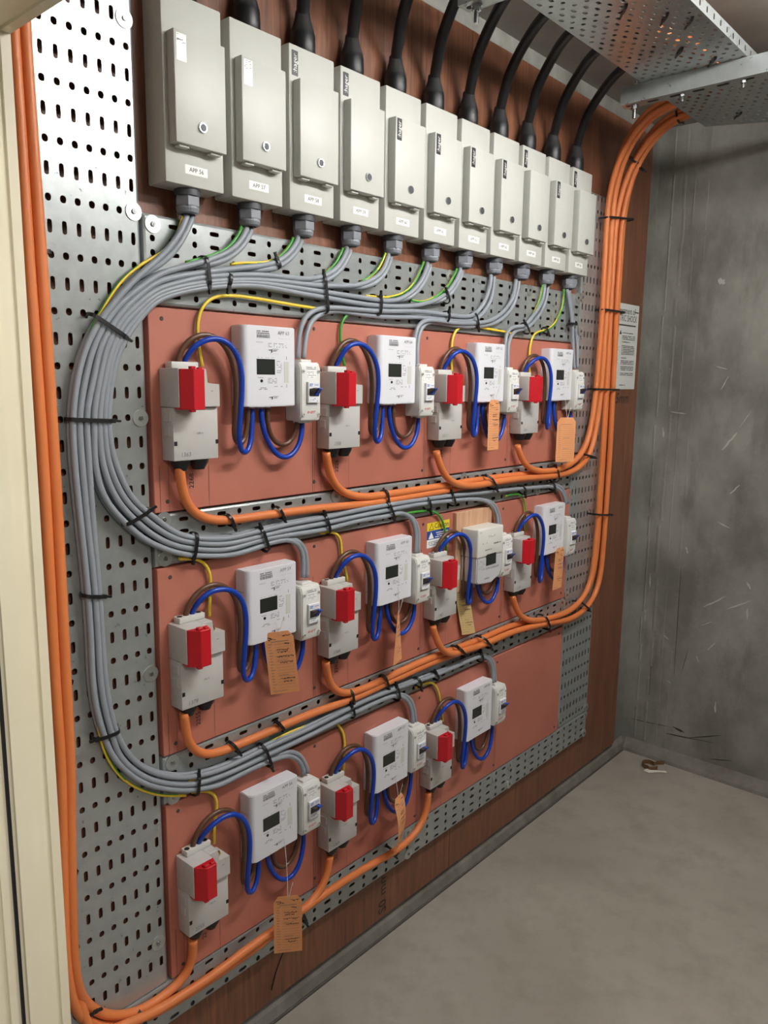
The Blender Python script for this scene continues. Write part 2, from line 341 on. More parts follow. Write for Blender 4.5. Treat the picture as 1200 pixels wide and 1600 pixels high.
# ------------------------------------------------------------------ measured runs: cables (x, y, z), ties, marks
PATHS = {
 'A': [(0.884, -0.03, 1.849),(0.876, -0.0345, 1.833),(0.86, -0.039, 1.808),(0.834, -0.039, 1.776),(0.804, -0.039, 1.75),(0.771, -0.039, 1.723),(0.739, -0.039, 1.692),(0.711, -0.039, 1.661),(0.694, -0.039, 1.641),(0.67, -0.039, 1.601),(0.652, -0.039, 1.551),(0.641, -0.039, 1.495),(0.638, -0.039, 1.455),(0.639, -0.039, 1.387),(0.644, -0.039, 1.29),(0.649, -0.039, 1.195),(0.651, -0.039, 1.09),(0.65, -0.039, 1.031),(0.653, -0.039, 0.97),(0.664, -0.039, 0.914),(0.682, -0.039, 0.856),(0.726, -0.039, 0.796),(0.763, -0.039, 0.765),(0.823, -0.039, 0.732),(0.859, -0.039, 0.719),(0.913, -0.039, 0.705),(0.947, -0.039, 0.706),(1.016, -0.039, 0.709),(1.049, -0.039, 0.707),(1.09, -0.039, 0.705),(1.117, -0.039, 0.699),(1.141, -0.039, 0.68),(1.152, -0.042, 0.658),(1.151, -0.045, 0.64)],
 'B': [(1.022, -0.03, 1.847),(1.015, -0.0345, 1.833),(0.995, -0.039, 1.809),(0.966, -0.039, 1.787),(0.928, -0.039, 1.771),(0.885, -0.039, 1.756),(0.829, -0.039, 1.738),(0.803, -0.039, 1.725),(0.738, -0.039, 1.677),(0.706, -0.039, 1.64),(0.683, -0.039, 1.601),(0.666, -0.039, 1.551),(0.653, -0.039, 1.495),(0.65, -0.039, 1.455),(0.652, -0.039, 1.386),(0.656, -0.039, 1.289),(0.662, -0.039, 1.193),(0.664, -0.039, 1.087),(0.664, -0.039, 1.027),(0.669, -0.039, 0.964),(0.68, -0.039, 0.909),(0.696, -0.039, 0.851),(0.739, -0.039, 0.797),(0.778, -0.039, 0.768),(0.824, -0.039, 0.744),(0.86, -0.039, 0.731),(0.914, -0.039, 0.724),(0.981, -0.039, 0.722),(1.049, -0.039, 0.724),(1.169, -0.039, 0.726),(1.343, -0.039, 0.733),(1.453, -0.039, 0.735),(1.486, -0.039, 0.73),(1.518, -0.039, 0.716),(1.545, -0.039, 0.691),(1.553, -0.042, 0.664),(1.553, -0.045, 0.632)],
 'C': [(1.156, -0.03, 1.844),(1.148, -0.0345, 1.829),(1.124, -0.039, 1.806),(1.094, -0.039, 1.786),(1.052, -0.039, 1.773),(1.004, -0.039, 1.764),(0.95, -0.039, 1.753),(0.874, -0.039, 1.737),(0.829, -0.039, 1.725),(0.802, -0.039, 1.714),(0.737, -0.039, 1.662),(0.716, -0.039, 1.633),(0.695, -0.039, 1.602),(0.681, -0.039, 1.551),(0.665, -0.039, 1.494),(0.663, -0.039, 1.454),(0.664, -0.039, 1.385),(0.666, -0.039, 1.287),(0.67, -0.039, 1.191),(0.672, -0.039, 1.085),(0.673, -0.039, 1.024),(0.679, -0.039, 0.961),(0.69, -0.039, 0.905),(0.716, -0.039, 0.844),(0.758, -0.039, 0.798),(0.792, -0.039, 0.775),(0.824, -0.039, 0.759),(0.86, -0.039, 0.748),(0.914, -0.039, 0.739),(0.982, -0.039, 0.739),(1.049, -0.039, 0.742),(1.169, -0.039, 0.743),(1.343, -0.039, 0.752),(1.486, -0.039, 0.749),(1.656, -0.039, 0.738),(1.778, -0.039, 0.737),(1.862, -0.039, 0.736),(1.903, -0.039, 0.727),(1.94, -0.039, 0.696),(1.944, -0.042, 0.663),(1.942, -0.045, 0.635)],
 'D': [(1.303, -0.03, 1.841),(1.297, -0.0345, 1.829),(1.274, -0.039, 1.802),(1.247, -0.039, 1.78),(1.208, -0.039, 1.766),(1.156, -0.039, 1.758),(1.103, -0.039, 1.757),(1.035, -0.039, 1.754),(0.972, -0.039, 1.746),(0.912, -0.039, 1.737),(0.874, -0.039, 1.727),(0.828, -0.039, 1.712),(0.802, -0.039, 1.702),(0.737, -0.039, 1.649),(0.724, -0.039, 1.629),(0.707, -0.039, 1.602),(0.692, -0.039, 1.551),(0.678, -0.039, 1.494),(0.676, -0.039, 1.454),(0.675, -0.039, 1.399),(0.689, -0.039, 1.341),(0.726, -0.039, 1.292),(0.77, -0.039, 1.251),(0.828, -0.039, 1.221),(0.869, -0.039, 1.208),(0.947, -0.039, 1.195),(0.991, -0.039, 1.195),(1.039, -0.039, 1.201),(1.078, -0.039, 1.205),(1.118, -0.039, 1.204),(1.144, -0.039, 1.19),(1.158, -0.039, 1.169),(1.157, -0.042, 1.144),(1.152, -0.045, 1.112)],
 'E': [(1.445, -0.03, 1.845),(1.437, -0.0345, 1.833),(1.415, -0.039, 1.801),(1.375, -0.039, 1.777),(1.326, -0.039, 1.761),(1.262, -0.039, 1.754),(1.202, -0.039, 1.749),(1.138, -0.039, 1.748),(1.068, -0.039, 1.746),(1.003, -0.039, 1.741),(0.942, -0.039, 1.733),(0.874, -0.039, 1.719),(0.828, -0.039, 1.705),(0.801, -0.039, 1.693),(0.736, -0.039, 1.638),(0.731, -0.039, 1.624),(0.715, -0.039, 1.597),(0.701, -0.039, 1.551),(0.688, -0.039, 1.494),(0.686, -0.039, 1.453),(0.689, -0.039, 1.398),(0.71, -0.039, 1.339),(0.742, -0.039, 1.298),(0.784, -0.039, 1.259),(0.828, -0.039, 1.234),(0.87, -0.039, 1.221),(0.948, -0.039, 1.207),(1.039, -0.039, 1.214),(1.115, -0.039, 1.214),(1.223, -0.039, 1.211),(1.338, -0.039, 1.217),(1.445, -0.039, 1.216),(1.484, -0.039, 1.22),(1.52, -0.039, 1.211),(1.547, -0.039, 1.189),(1.555, -0.042, 1.154),(1.55, -0.045, 1.106)],
 'F': [(1.593, -0.03, 1.843),(1.586, -0.0345, 1.829),(1.561, -0.039, 1.796),(1.522, -0.039, 1.763),(1.467, -0.039, 1.74),(1.421, -0.039, 1.735),(1.333, -0.039, 1.736),(1.251, -0.039, 1.737),(1.156, -0.039, 1.738),(1.085, -0.039, 1.739),(1.019, -0.039, 1.738),(0.941, -0.039, 1.728),(0.873, -0.039, 1.713),(0.828, -0.039, 1.699),(0.801, -0.039, 1.687),(0.742, -0.039, 1.629),(0.735, -0.039, 1.617),(0.719, -0.039, 1.591),(0.708, -0.039, 1.552),(0.697, -0.039, 1.494),(0.695, -0.039, 1.453),(0.701, -0.039, 1.397),(0.725, -0.039, 1.338),(0.755, -0.039, 1.304),(0.791, -0.039, 1.272),(0.829, -0.039, 1.247),(0.87, -0.039, 1.233),(0.948, -0.039, 1.219),(1.039, -0.039, 1.222),(1.115, -0.039, 1.225),(1.223, -0.039, 1.226),(1.338, -0.039, 1.229),(1.445, -0.039, 1.231),(1.556, -0.039, 1.232),(1.694, -0.039, 1.227),(1.8, -0.039, 1.221),(1.871, -0.039, 1.21),(1.922, -0.039, 1.183),(1.937, -0.042, 1.153),(1.938, -0.045, 1.118)],
 'G': [(1.732, -0.03, 1.843),(1.724, -0.0345, 1.83),(1.699, -0.039, 1.803),(1.659, -0.039, 1.77),(1.604, -0.039, 1.748),(1.525, -0.039, 1.731),(1.421, -0.039, 1.723),(1.333, -0.039, 1.722),(1.251, -0.039, 1.725),(1.156, -0.039, 1.728),(1.085, -0.039, 1.732),(1.019, -0.039, 1.732),(0.941, -0.039, 1.722),(0.873, -0.039, 1.708),(0.828, -0.039, 1.694),(0.801, -0.039, 1.681),(0.748, -0.039, 1.625),(0.741, -0.039, 1.612),(0.726, -0.039, 1.587),(0.715, -0.039, 1.552),(0.704, -0.039, 1.494),(0.703, -0.039, 1.453),(0.714, -0.039, 1.396),(0.741, -0.039, 1.336),(0.768, -0.039, 1.309),(0.798, -0.039, 1.284),(0.829, -0.039, 1.258),(0.87, -0.039, 1.243),(0.948, -0.039, 1.23),(1.04, -0.039, 1.234),(1.115, -0.039, 1.238),(1.223, -0.039, 1.239),(1.338, -0.039, 1.243),(1.445, -0.039, 1.244),(1.555, -0.039, 1.243),(1.693, -0.039, 1.241),(1.879, -0.039, 1.233),(2.017, -0.039, 1.228),(2.167, -0.039, 1.221),(2.249, -0.039, 1.216),(2.304, -0.039, 1.204),(2.336, -0.042, 1.18),(2.347, -0.045, 1.147)],
 'Ha': [(1.877, -0.03, 1.842),(1.869, -0.0345, 1.815),(1.848, -0.039, 1.78),(1.819, -0.039, 1.747),(1.778, -0.039, 1.724),(1.714, -0.039, 1.719),(1.645, -0.039, 1.72),(1.566, -0.039, 1.72),(1.516, -0.039, 1.718),(1.421, -0.039, 1.711),(1.333, -0.039, 1.708),(1.261, -0.039, 1.707),(1.212, -0.039, 1.702),(1.178, -0.039, 1.69),(1.159, -0.039, 1.67),(1.147, -0.042, 1.64),(1.14, -0.045, 1.593)],
 'Hb': [(1.893, -0.03, 1.84),(1.885, -0.0315, 1.784),(1.847, -0.033, 1.742),(1.802, -0.033, 1.715),(1.723, -0.033, 1.71),(1.653, -0.033, 1.709),(1.574, -0.033, 1.707),(1.428, -0.033, 1.699),(1.339, -0.033, 1.699),(1.277, -0.033, 1.701),(1.227, -0.033, 1.694),(1.189, -0.033, 1.673),(1.168, -0.039, 1.634),(1.157, -0.045, 1.594)],
 'Ia': [(2.006, -0.03, 1.842),(1.994, -0.0345, 1.805),(1.966, -0.039, 1.772),(1.918, -0.039, 1.738),(1.862, -0.039, 1.716),(1.788, -0.039, 1.706),(1.707, -0.039, 1.701),(1.646, -0.039, 1.702),(1.592, -0.039, 1.702),(1.557, -0.039, 1.693),(1.54, -0.039, 1.67),(1.532, -0.042, 1.636),(1.53, -0.045, 1.586)],
 'Ib': [(2.023, -0.03, 1.839),(2.013, -0.0315, 1.802),(1.987, -0.033, 1.76),(1.938, -0.033, 1.728),(1.878, -0.033, 1.708),(1.797, -0.033, 1.698),(1.715, -0.033, 1.695),(1.654, -0.033, 1.698),(1.605, -0.033, 1.698),(1.577, -0.033, 1.69),(1.562, -0.033, 1.669),(1.548, -0.039, 1.636),(1.542, -0.045, 1.584)],
 'Ja': [(2.169, -0.03, 1.844),(2.157, -0.0345, 1.806),(2.126, -0.039, 1.77),(2.085, -0.039, 1.739),(2.05, -0.039, 1.714),(1.984, -0.039, 1.707),(1.955, -0.039, 1.693),(1.943, -0.042, 1.658),(1.94, -0.045, 1.585)],
 'Jb': [(2.189, -0.03, 1.842),(2.182, -0.0315, 1.807),(2.159, -0.033, 1.769),(2.117, -0.033, 1.734),(2.068, -0.033, 1.706),(2.012, -0.033, 1.7),(1.982, -0.033, 1.678),(1.964, -0.039, 1.653),(1.957, -0.045, 1.586)],
 'Ka': [(2.309, -0.03, 1.843),(2.322, -0.0345, 1.799),(2.337, -0.039, 1.741),(2.347, -0.039, 1.689),(2.352, -0.042, 1.638),(2.355, -0.045, 1.595)],
 'Kb': [(2.322, -0.03, 1.843),(2.336, -0.0315, 1.8),(2.357, -0.033, 1.739),(2.383, -0.033, 1.701),(2.381, -0.039, 1.66),(2.377, -0.045, 1.596)],
 'o11': [(0.84, -0.046, 1.389),(0.845, -0.0407, 1.34),(0.86, -0.0353, 1.305),(0.89, -0.03, 1.28),(0.935, -0.03, 1.266),(0.992, -0.03, 1.264),(1.087, -0.03, 1.263),(1.22, -0.03, 1.26),(1.347, -0.03, 1.254),(1.44, -0.03, 1.253),(1.648, -0.03, 1.255),(1.826, -0.03, 1.256),(2.029, -0.03, 1.253),(2.22, -0.03, 1.247),(2.368, -0.03, 1.247),(2.461, -0.03, 1.267),(2.522, -0.03, 1.312),(2.56, -0.03, 1.391),(2.575, -0.03, 1.502),(2.596, -0.03, 1.679),(2.604, -0.03, 1.81),(2.605, -0.03, 1.981),(2.605, -0.03, 2.1),(2.599, -0.0368, 2.177),(2.583, -0.0569, 2.25),(2.563, -0.089, 2.313),(2.538, -0.1405, 2.372),(2.52, -0.2018, 2.405),(2.515, -0.25, 2.413),(2.455, -0.33, 2.419),(2.335, -0.4, 2.417),(2.015, -0.42, 2.415)],
 'o12': [(1.224, -0.046, 1.39),(1.234, -0.0407, 1.347),(1.26, -0.0353, 1.31),(1.303, -0.03, 1.284),(1.37, -0.03, 1.27),(1.44, -0.03, 1.269),(1.647, -0.03, 1.269),(1.825, -0.03, 1.271),(2.028, -0.03, 1.269),(2.219, -0.03, 1.264),(2.344, -0.03, 1.267),(2.422, -0.03, 1.287),(2.482, -0.03, 1.327),(2.525, -0.03, 1.403),(2.546, -0.03, 1.502),(2.562, -0.03, 1.678),(2.565, -0.03, 1.807),(2.562, -0.03, 1.976),(2.562, -0.03, 2.1),(2.557, -0.0368, 2.177),(2.546, -0.0569, 2.25),(2.531, -0.089, 2.313),(2.512, -0.1405, 2.372),(2.499, -0.2018, 2.405),(2.495, -0.25, 2.413),(2.435, -0.33, 2.419),(2.315, -0.4, 2.417),(1.995, -0.42, 2.415)],
 'o13': [(1.628, -0.046, 1.368),(1.639, -0.047, 1.33),(1.668, -0.048, 1.295),(1.714, -0.049, 1.272),(1.799, -0.049, 1.26),(1.895, -0.049, 1.261),(2.034, -0.049, 1.26),(2.187, -0.049, 1.253),(2.333, -0.049, 1.252),(2.433, -0.049, 1.27),(2.494, -0.049, 1.31),(2.527, -0.049, 1.389),(2.546, -0.049, 1.503),(2.553, -0.049, 1.677),(2.555, -0.049, 1.806),(2.557, -0.049, 1.974),(2.557, -0.049, 2.1),(2.554, -0.0553, 2.173),(2.547, -0.0737, 2.241),(2.537, -0.1032, 2.3),(2.526, -0.1505, 2.355),(2.517, -0.2068, 2.387),(2.515, -0.251, 2.394),(2.455, -0.33, 2.4),(2.335, -0.4, 2.398),(2.015, -0.42, 2.396)],
 'o14': [(2.027, -0.046, 1.363),(2.039, -0.047, 1.33),(2.077, -0.048, 1.296),(2.138, -0.049, 1.276),(2.226, -0.049, 1.269),(2.309, -0.049, 1.273),(2.39, -0.049, 1.291),(2.454, -0.049, 1.33),(2.488, -0.049, 1.399),(2.508, -0.049, 1.503),(2.519, -0.049, 1.676),(2.522, -0.049, 1.803),(2.519, -0.049, 1.969),(2.519, -0.049, 2.1),(2.517, -0.0553, 2.173),(2.513, -0.0737, 2.241),(2.508, -0.1032, 2.3),(2.501, -0.1505, 2.355),(2.496, -0.2068, 2.387),(2.495, -0.251, 2.394),(2.435, -0.33, 2.4),(2.315, -0.4, 2.398),(1.995, -0.42, 2.396)],
 'o21': [(0.833, -0.046, 0.897),(0.838, -0.0407, 0.844),(0.853, -0.0353, 0.809),(0.89, -0.03, 0.777),(0.938, -0.03, 0.772),(1.025, -0.03, 0.772),(1.118, -0.03, 0.773),(1.219, -0.03, 0.772),(1.325, -0.03, 0.766),(1.45, -0.03, 0.77),(1.581, -0.03, 0.773),(1.726, -0.03, 0.772),(1.911, -0.03, 0.761),(2.084, -0.03, 0.762),(2.267, -0.03, 0.741),(2.424, -0.03, 0.719),(2.528, -0.03, 0.724),(2.614, -0.03, 0.755),(2.662, -0.03, 0.826),(2.676, -0.03, 0.959),(2.68, -0.03, 1.127),(2.681, -0.03, 1.316),(2.675, -0.03, 1.547),(2.678, -0.03, 1.816),(2.679, -0.03, 1.99),(2.679, -0.03, 2.06),(2.676, -0.0368, 2.147),(2.668, -0.0569, 2.229),(2.657, -0.089, 2.301),(2.644, -0.1405, 2.366),(2.635, -0.2018, 2.404),(2.632, -0.25, 2.413),(2.582, -0.33, 2.419),(2.462, -0.42, 2.417),(2.132, -0.45, 2.415)],
 'o22': [(1.223, -0.046, 0.898),(1.234, -0.0407, 0.847),(1.263, -0.0353, 0.808),(1.318, -0.03, 0.784),(1.388, -0.03, 0.781),(1.527, -0.03, 0.787),(1.666, -0.03, 0.789),(1.886, -0.03, 0.784),(2.064, -0.03, 0.786),(2.223, -0.03, 0.767),(2.353, -0.03, 0.751),(2.476, -0.03, 0.755),(2.56, -0.03, 0.79),(2.608, -0.03, 0.849),(2.629, -0.03, 0.966),(2.633, -0.03, 1.132),(2.634, -0.03, 1.319),(2.635, -0.03, 1.502),(2.633, -0.03, 1.812),(2.634, -0.03, 1.985),(2.634, -0.03, 2.06),(2.633, -0.0368, 2.147),(2.629, -0.0569, 2.229),(2.624, -0.089, 2.301),(2.618, -0.1405, 2.366),(2.613, -0.2018, 2.404),(2.612, -0.25, 2.413),(2.562, -0.33, 2.419),(2.442, -0.42, 2.417),(2.112, -0.45, 2.415)],
 'o23': [(1.63, -0.046, 0.891),(1.645, -0.047, 0.846),(1.671, -0.048, 0.809),(1.715, -0.049, 0.785),(1.793, -0.049, 0.78),(1.882, -0.049, 0.775),(2.053, -0.049, 0.774),(2.233, -0.049, 0.756),(2.388, -0.049, 0.734),(2.495, -0.049, 0.738),(2.58, -0.049, 0.77),(2.627, -0.049, 0.836),(2.641, -0.049, 0.967),(2.645, -0.049, 1.133),(2.646, -0.049, 1.32),(2.641, -0.049, 1.502),(2.637, -0.049, 1.681),(2.628, -0.049, 1.811),(2.629, -0.049, 1.983),(2.629, -0.049, 2.06),(2.629, -0.0553, 2.143),(2.63, -0.0737, 2.22),(2.63, -0.1032, 2.288),(2.631, -0.1505, 2.35),(2.632, -0.2068, 2.386),(2.632, -0.251, 2.394),(2.582, -0.33, 2.4),(2.462, -0.42, 2.398),(2.132, -0.45, 2.396)],
 'o24': [(2.034, -0.046, 0.894),(2.051, -0.047, 0.85),(2.09, -0.048, 0.81),(2.169, -0.049, 0.781),(2.296, -0.049, 0.766),(2.407, -0.049, 0.764),(2.499, -0.049, 0.789),(2.556, -0.049, 0.845),(2.579, -0.049, 0.976),(2.583, -0.049, 1.14),(2.585, -0.049, 1.323),(2.586, -0.049, 1.503),(2.587, -0.049, 1.678),(2.584, -0.049, 1.808),(2.585, -0.049, 1.977),(2.585, -0.049, 2.06),(2.587, -0.0553, 2.143),(2.591, -0.0737, 2.22),(2.598, -0.1032, 2.288),(2.605, -0.1505, 2.35),(2.611, -0.2068, 2.386),(2.612, -0.251, 2.394),(2.562, -0.33, 2.4),(2.442, -0.42, 2.398),(2.112, -0.45, 2.396)],
 'o31': [(0.836, -0.046, 0.393),(0.84, -0.0407, 0.348),(0.833, -0.0353, 0.311),(0.803, -0.03, 0.295),(0.754, -0.03, 0.289),(0.713, -0.03, 0.293),(0.665, -0.03, 0.315),(0.627, -0.03, 0.351),(0.603, -0.03, 0.393),(0.585, -0.046, 0.454),(0.583, -0.046, 0.538),(0.591, -0.046, 0.75),(0.597, -0.046, 0.87),(0.598, -0.046, 1.03),(0.6, -0.046, 1.37),(0.599, -0.046, 1.537),(0.598, -0.046, 1.707),(0.596, -0.046, 1.831),(0.594, -0.046, 1.964),(0.593, -0.046, 2.102)],
 'o32': [(1.236, -0.046, 0.389),(1.23, -0.046, 0.346),(1.203, -0.046, 0.307),(1.15, -0.046, 0.293),(1.04, -0.046, 0.279),(0.925, -0.03, 0.257),(0.809, -0.03, 0.26),(0.741, -0.03, 0.267),(0.698, -0.03, 0.278),(0.644, -0.03, 0.305),(0.603, -0.03, 0.349),(0.577, -0.046, 0.407),(0.57, -0.046, 0.463),(0.568, -0.046, 0.547),(0.573, -0.046, 0.696),(0.58, -0.046, 0.877),(0.579, -0.046, 1.035),(0.581, -0.046, 1.371),(0.58, -0.046, 1.537),(0.578, -0.046, 1.705),(0.577, -0.046, 1.828),(0.576, -0.046, 1.959),(0.575, -0.046, 2.097)],
 'o33': [(1.628, -0.046, 0.398),(1.625, -0.047, 0.347),(1.588, -0.048, 0.305),(1.504, -0.049, 0.286),(1.387, -0.049, 0.294),(1.245, -0.049, 0.299),(1.137, -0.049, 0.295),(1.0, -0.049, 0.291),(0.877, -0.049, 0.282),(0.782, -0.049, 0.285),(0.716, -0.049, 0.291),(0.654, -0.049, 0.312)],
 'e_loop': [(0.873, -0.03, 1.84),(0.859, -0.03, 1.803),(0.83, -0.03, 1.772),(0.79, -0.03, 1.75),(0.745, -0.03, 1.715),(0.711, -0.03, 1.67),(0.681, -0.03, 1.623),(0.668, -0.03, 1.58),(0.658, -0.03, 1.537),(0.653, -0.03, 1.494),(0.649, -0.03, 1.429),(0.649, -0.03, 1.288),(0.657, -0.03, 1.086),(0.659, -0.03, 0.965),(0.663, -0.03, 0.902),(0.677, -0.03, 0.85),(0.704, -0.03, 0.801),(0.738, -0.03, 0.766),(0.782, -0.03, 0.735),(0.841, -0.03, 0.71)],
 'e11': [(1.23, -0.03, 1.701),(1.145, -0.03, 1.704),(1.087, -0.03, 1.707),(1.005, -0.03, 1.71),(0.952, -0.03, 1.707),(0.927, -0.03, 1.699),(0.908, -0.03, 1.68),(0.899, -0.03, 1.654),(0.898, -0.03, 1.634),(0.902, -0.03, 1.604),(0.908, -0.03, 1.572)],
 'e12': [(1.342, -0.03, 1.709),(1.311, -0.03, 1.7),(1.29, -0.03, 1.686),(1.282, -0.03, 1.665),(1.284, -0.03, 1.633),(1.291, -0.03, 1.605),(1.297, -0.03, 1.581)],
 'e13': [(1.807, -0.03, 1.704),(1.757, -0.03, 1.699),(1.723, -0.03, 1.687),(1.706, -0.03, 1.666),(1.703, -0.03, 1.623),(1.708, -0.03, 1.573)],
 'e13b': [(1.997, -0.03, 1.688),(1.967, -0.029, 1.692),(1.899, -0.028, 1.695),(1.806, -0.029, 1.699),(1.728, -0.03, 1.697)],
 'e14': [(2.289, -0.03, 1.842),(2.289, -0.03, 1.796),(2.261, -0.03, 1.751),(2.224, -0.03, 1.721),(2.178, -0.03, 1.707),(2.133, -0.03, 1.701),(2.108, -0.03, 1.682),(2.097, -0.03, 1.64),(2.101, -0.03, 1.592),(2.107, -0.03, 1.567)],
 'e21': [(0.843, -0.03, 1.204),(0.884, -0.03, 1.198),(0.902, -0.03, 1.188),(0.914, -0.03, 1.168),(0.916, -0.03, 1.142),(0.91, -0.03, 1.1),(0.911, -0.03, 1.073)],
 'e22': [(1.22, -0.03, 1.202),(1.255, -0.03, 1.201),(1.28, -0.03, 1.193),(1.291, -0.03, 1.172),(1.287, -0.03, 1.148),(1.296, -0.03, 1.119),(1.307, -0.03, 1.097),(1.309, -0.03, 1.071)],
 'e23': [(1.49, -0.03, 1.21),(1.541, -0.03, 1.212),(1.627, -0.03, 1.207),(1.667, -0.03, 1.192),(1.691, -0.03, 1.16),(1.702, -0.03, 1.119),(1.704, -0.03, 1.07)],
 'e24': [(1.996, -0.03, 1.209),(2.061, -0.03, 1.21),(2.092, -0.03, 1.199),(2.109, -0.03, 1.177),(2.111, -0.03, 1.153),(2.12, -0.03, 1.086)],
 'e31': [(0.856, -0.03, 0.711),(0.891, -0.03, 0.701),(0.91, -0.03, 0.689),(0.919, -0.03, 0.67),(0.917, -0.03, 0.651),(0.908, -0.03, 0.613),(0.908, -0.03, 0.572)],
 'e32': [(0.842, -0.03, 0.736),(0.89, -0.028, 0.739),(0.957, -0.026, 0.737),(1.042, -0.026, 0.742),(1.121, -0.026, 0.748),(1.198, -0.026, 0.744),(1.255, -0.026, 0.736),(1.289, -0.026, 0.708),(1.307, -0.026, 0.675),(1.305, -0.028, 0.642),(1.299, -0.03, 0.578)],
 'e33': [(1.583, -0.03, 0.72),(1.634, -0.03, 0.721),(1.663, -0.03, 0.711),(1.685, -0.03, 0.68),(1.695, -0.03, 0.643),(1.71, -0.03, 0.58)],
 'b2': [(1.008, -0.03, 1.843),(0.998, -0.032, 1.822),(0.974, -0.034, 1.799),(0.947, -0.034, 1.784),(0.911, -0.032, 1.771),(0.877, -0.03, 1.76)],
 'b3': [(1.143, -0.03, 1.84),(1.13, -0.032, 1.82),(1.107, -0.034, 1.799),(1.082, -0.034, 1.786),(1.048, -0.034, 1.778),(1.009, -0.032, 1.775),(0.98, -0.03, 1.768)],
 'b4': [(1.291, -0.03, 1.838),(1.277, -0.032, 1.817),(1.259, -0.032, 1.793),(1.23, -0.03, 1.777)],
 'b5': [(1.433, -0.03, 1.845),(1.413, -0.032, 1.813),(1.387, -0.032, 1.79),(1.352, -0.03, 1.773)],
 'b6': [(1.578, -0.03, 1.843),(1.561, -0.032, 1.815),(1.532, -0.034, 1.781),(1.496, -0.034, 1.759),(1.438, -0.034, 1.744),(1.406, -0.032, 1.743),(1.364, -0.03, 1.742)],
 'b7': [(1.718, -0.03, 1.841),(1.7, -0.032, 1.816),(1.668, -0.034, 1.787),(1.633, -0.034, 1.765),(1.571, -0.034, 1.744),(1.536, -0.032, 1.745),(1.526, -0.03, 1.75)],
 'b10': [(2.158, -0.03, 1.843),(2.146, -0.032, 1.809),(2.13, -0.032, 1.778),(2.109, -0.03, 1.754)],
}
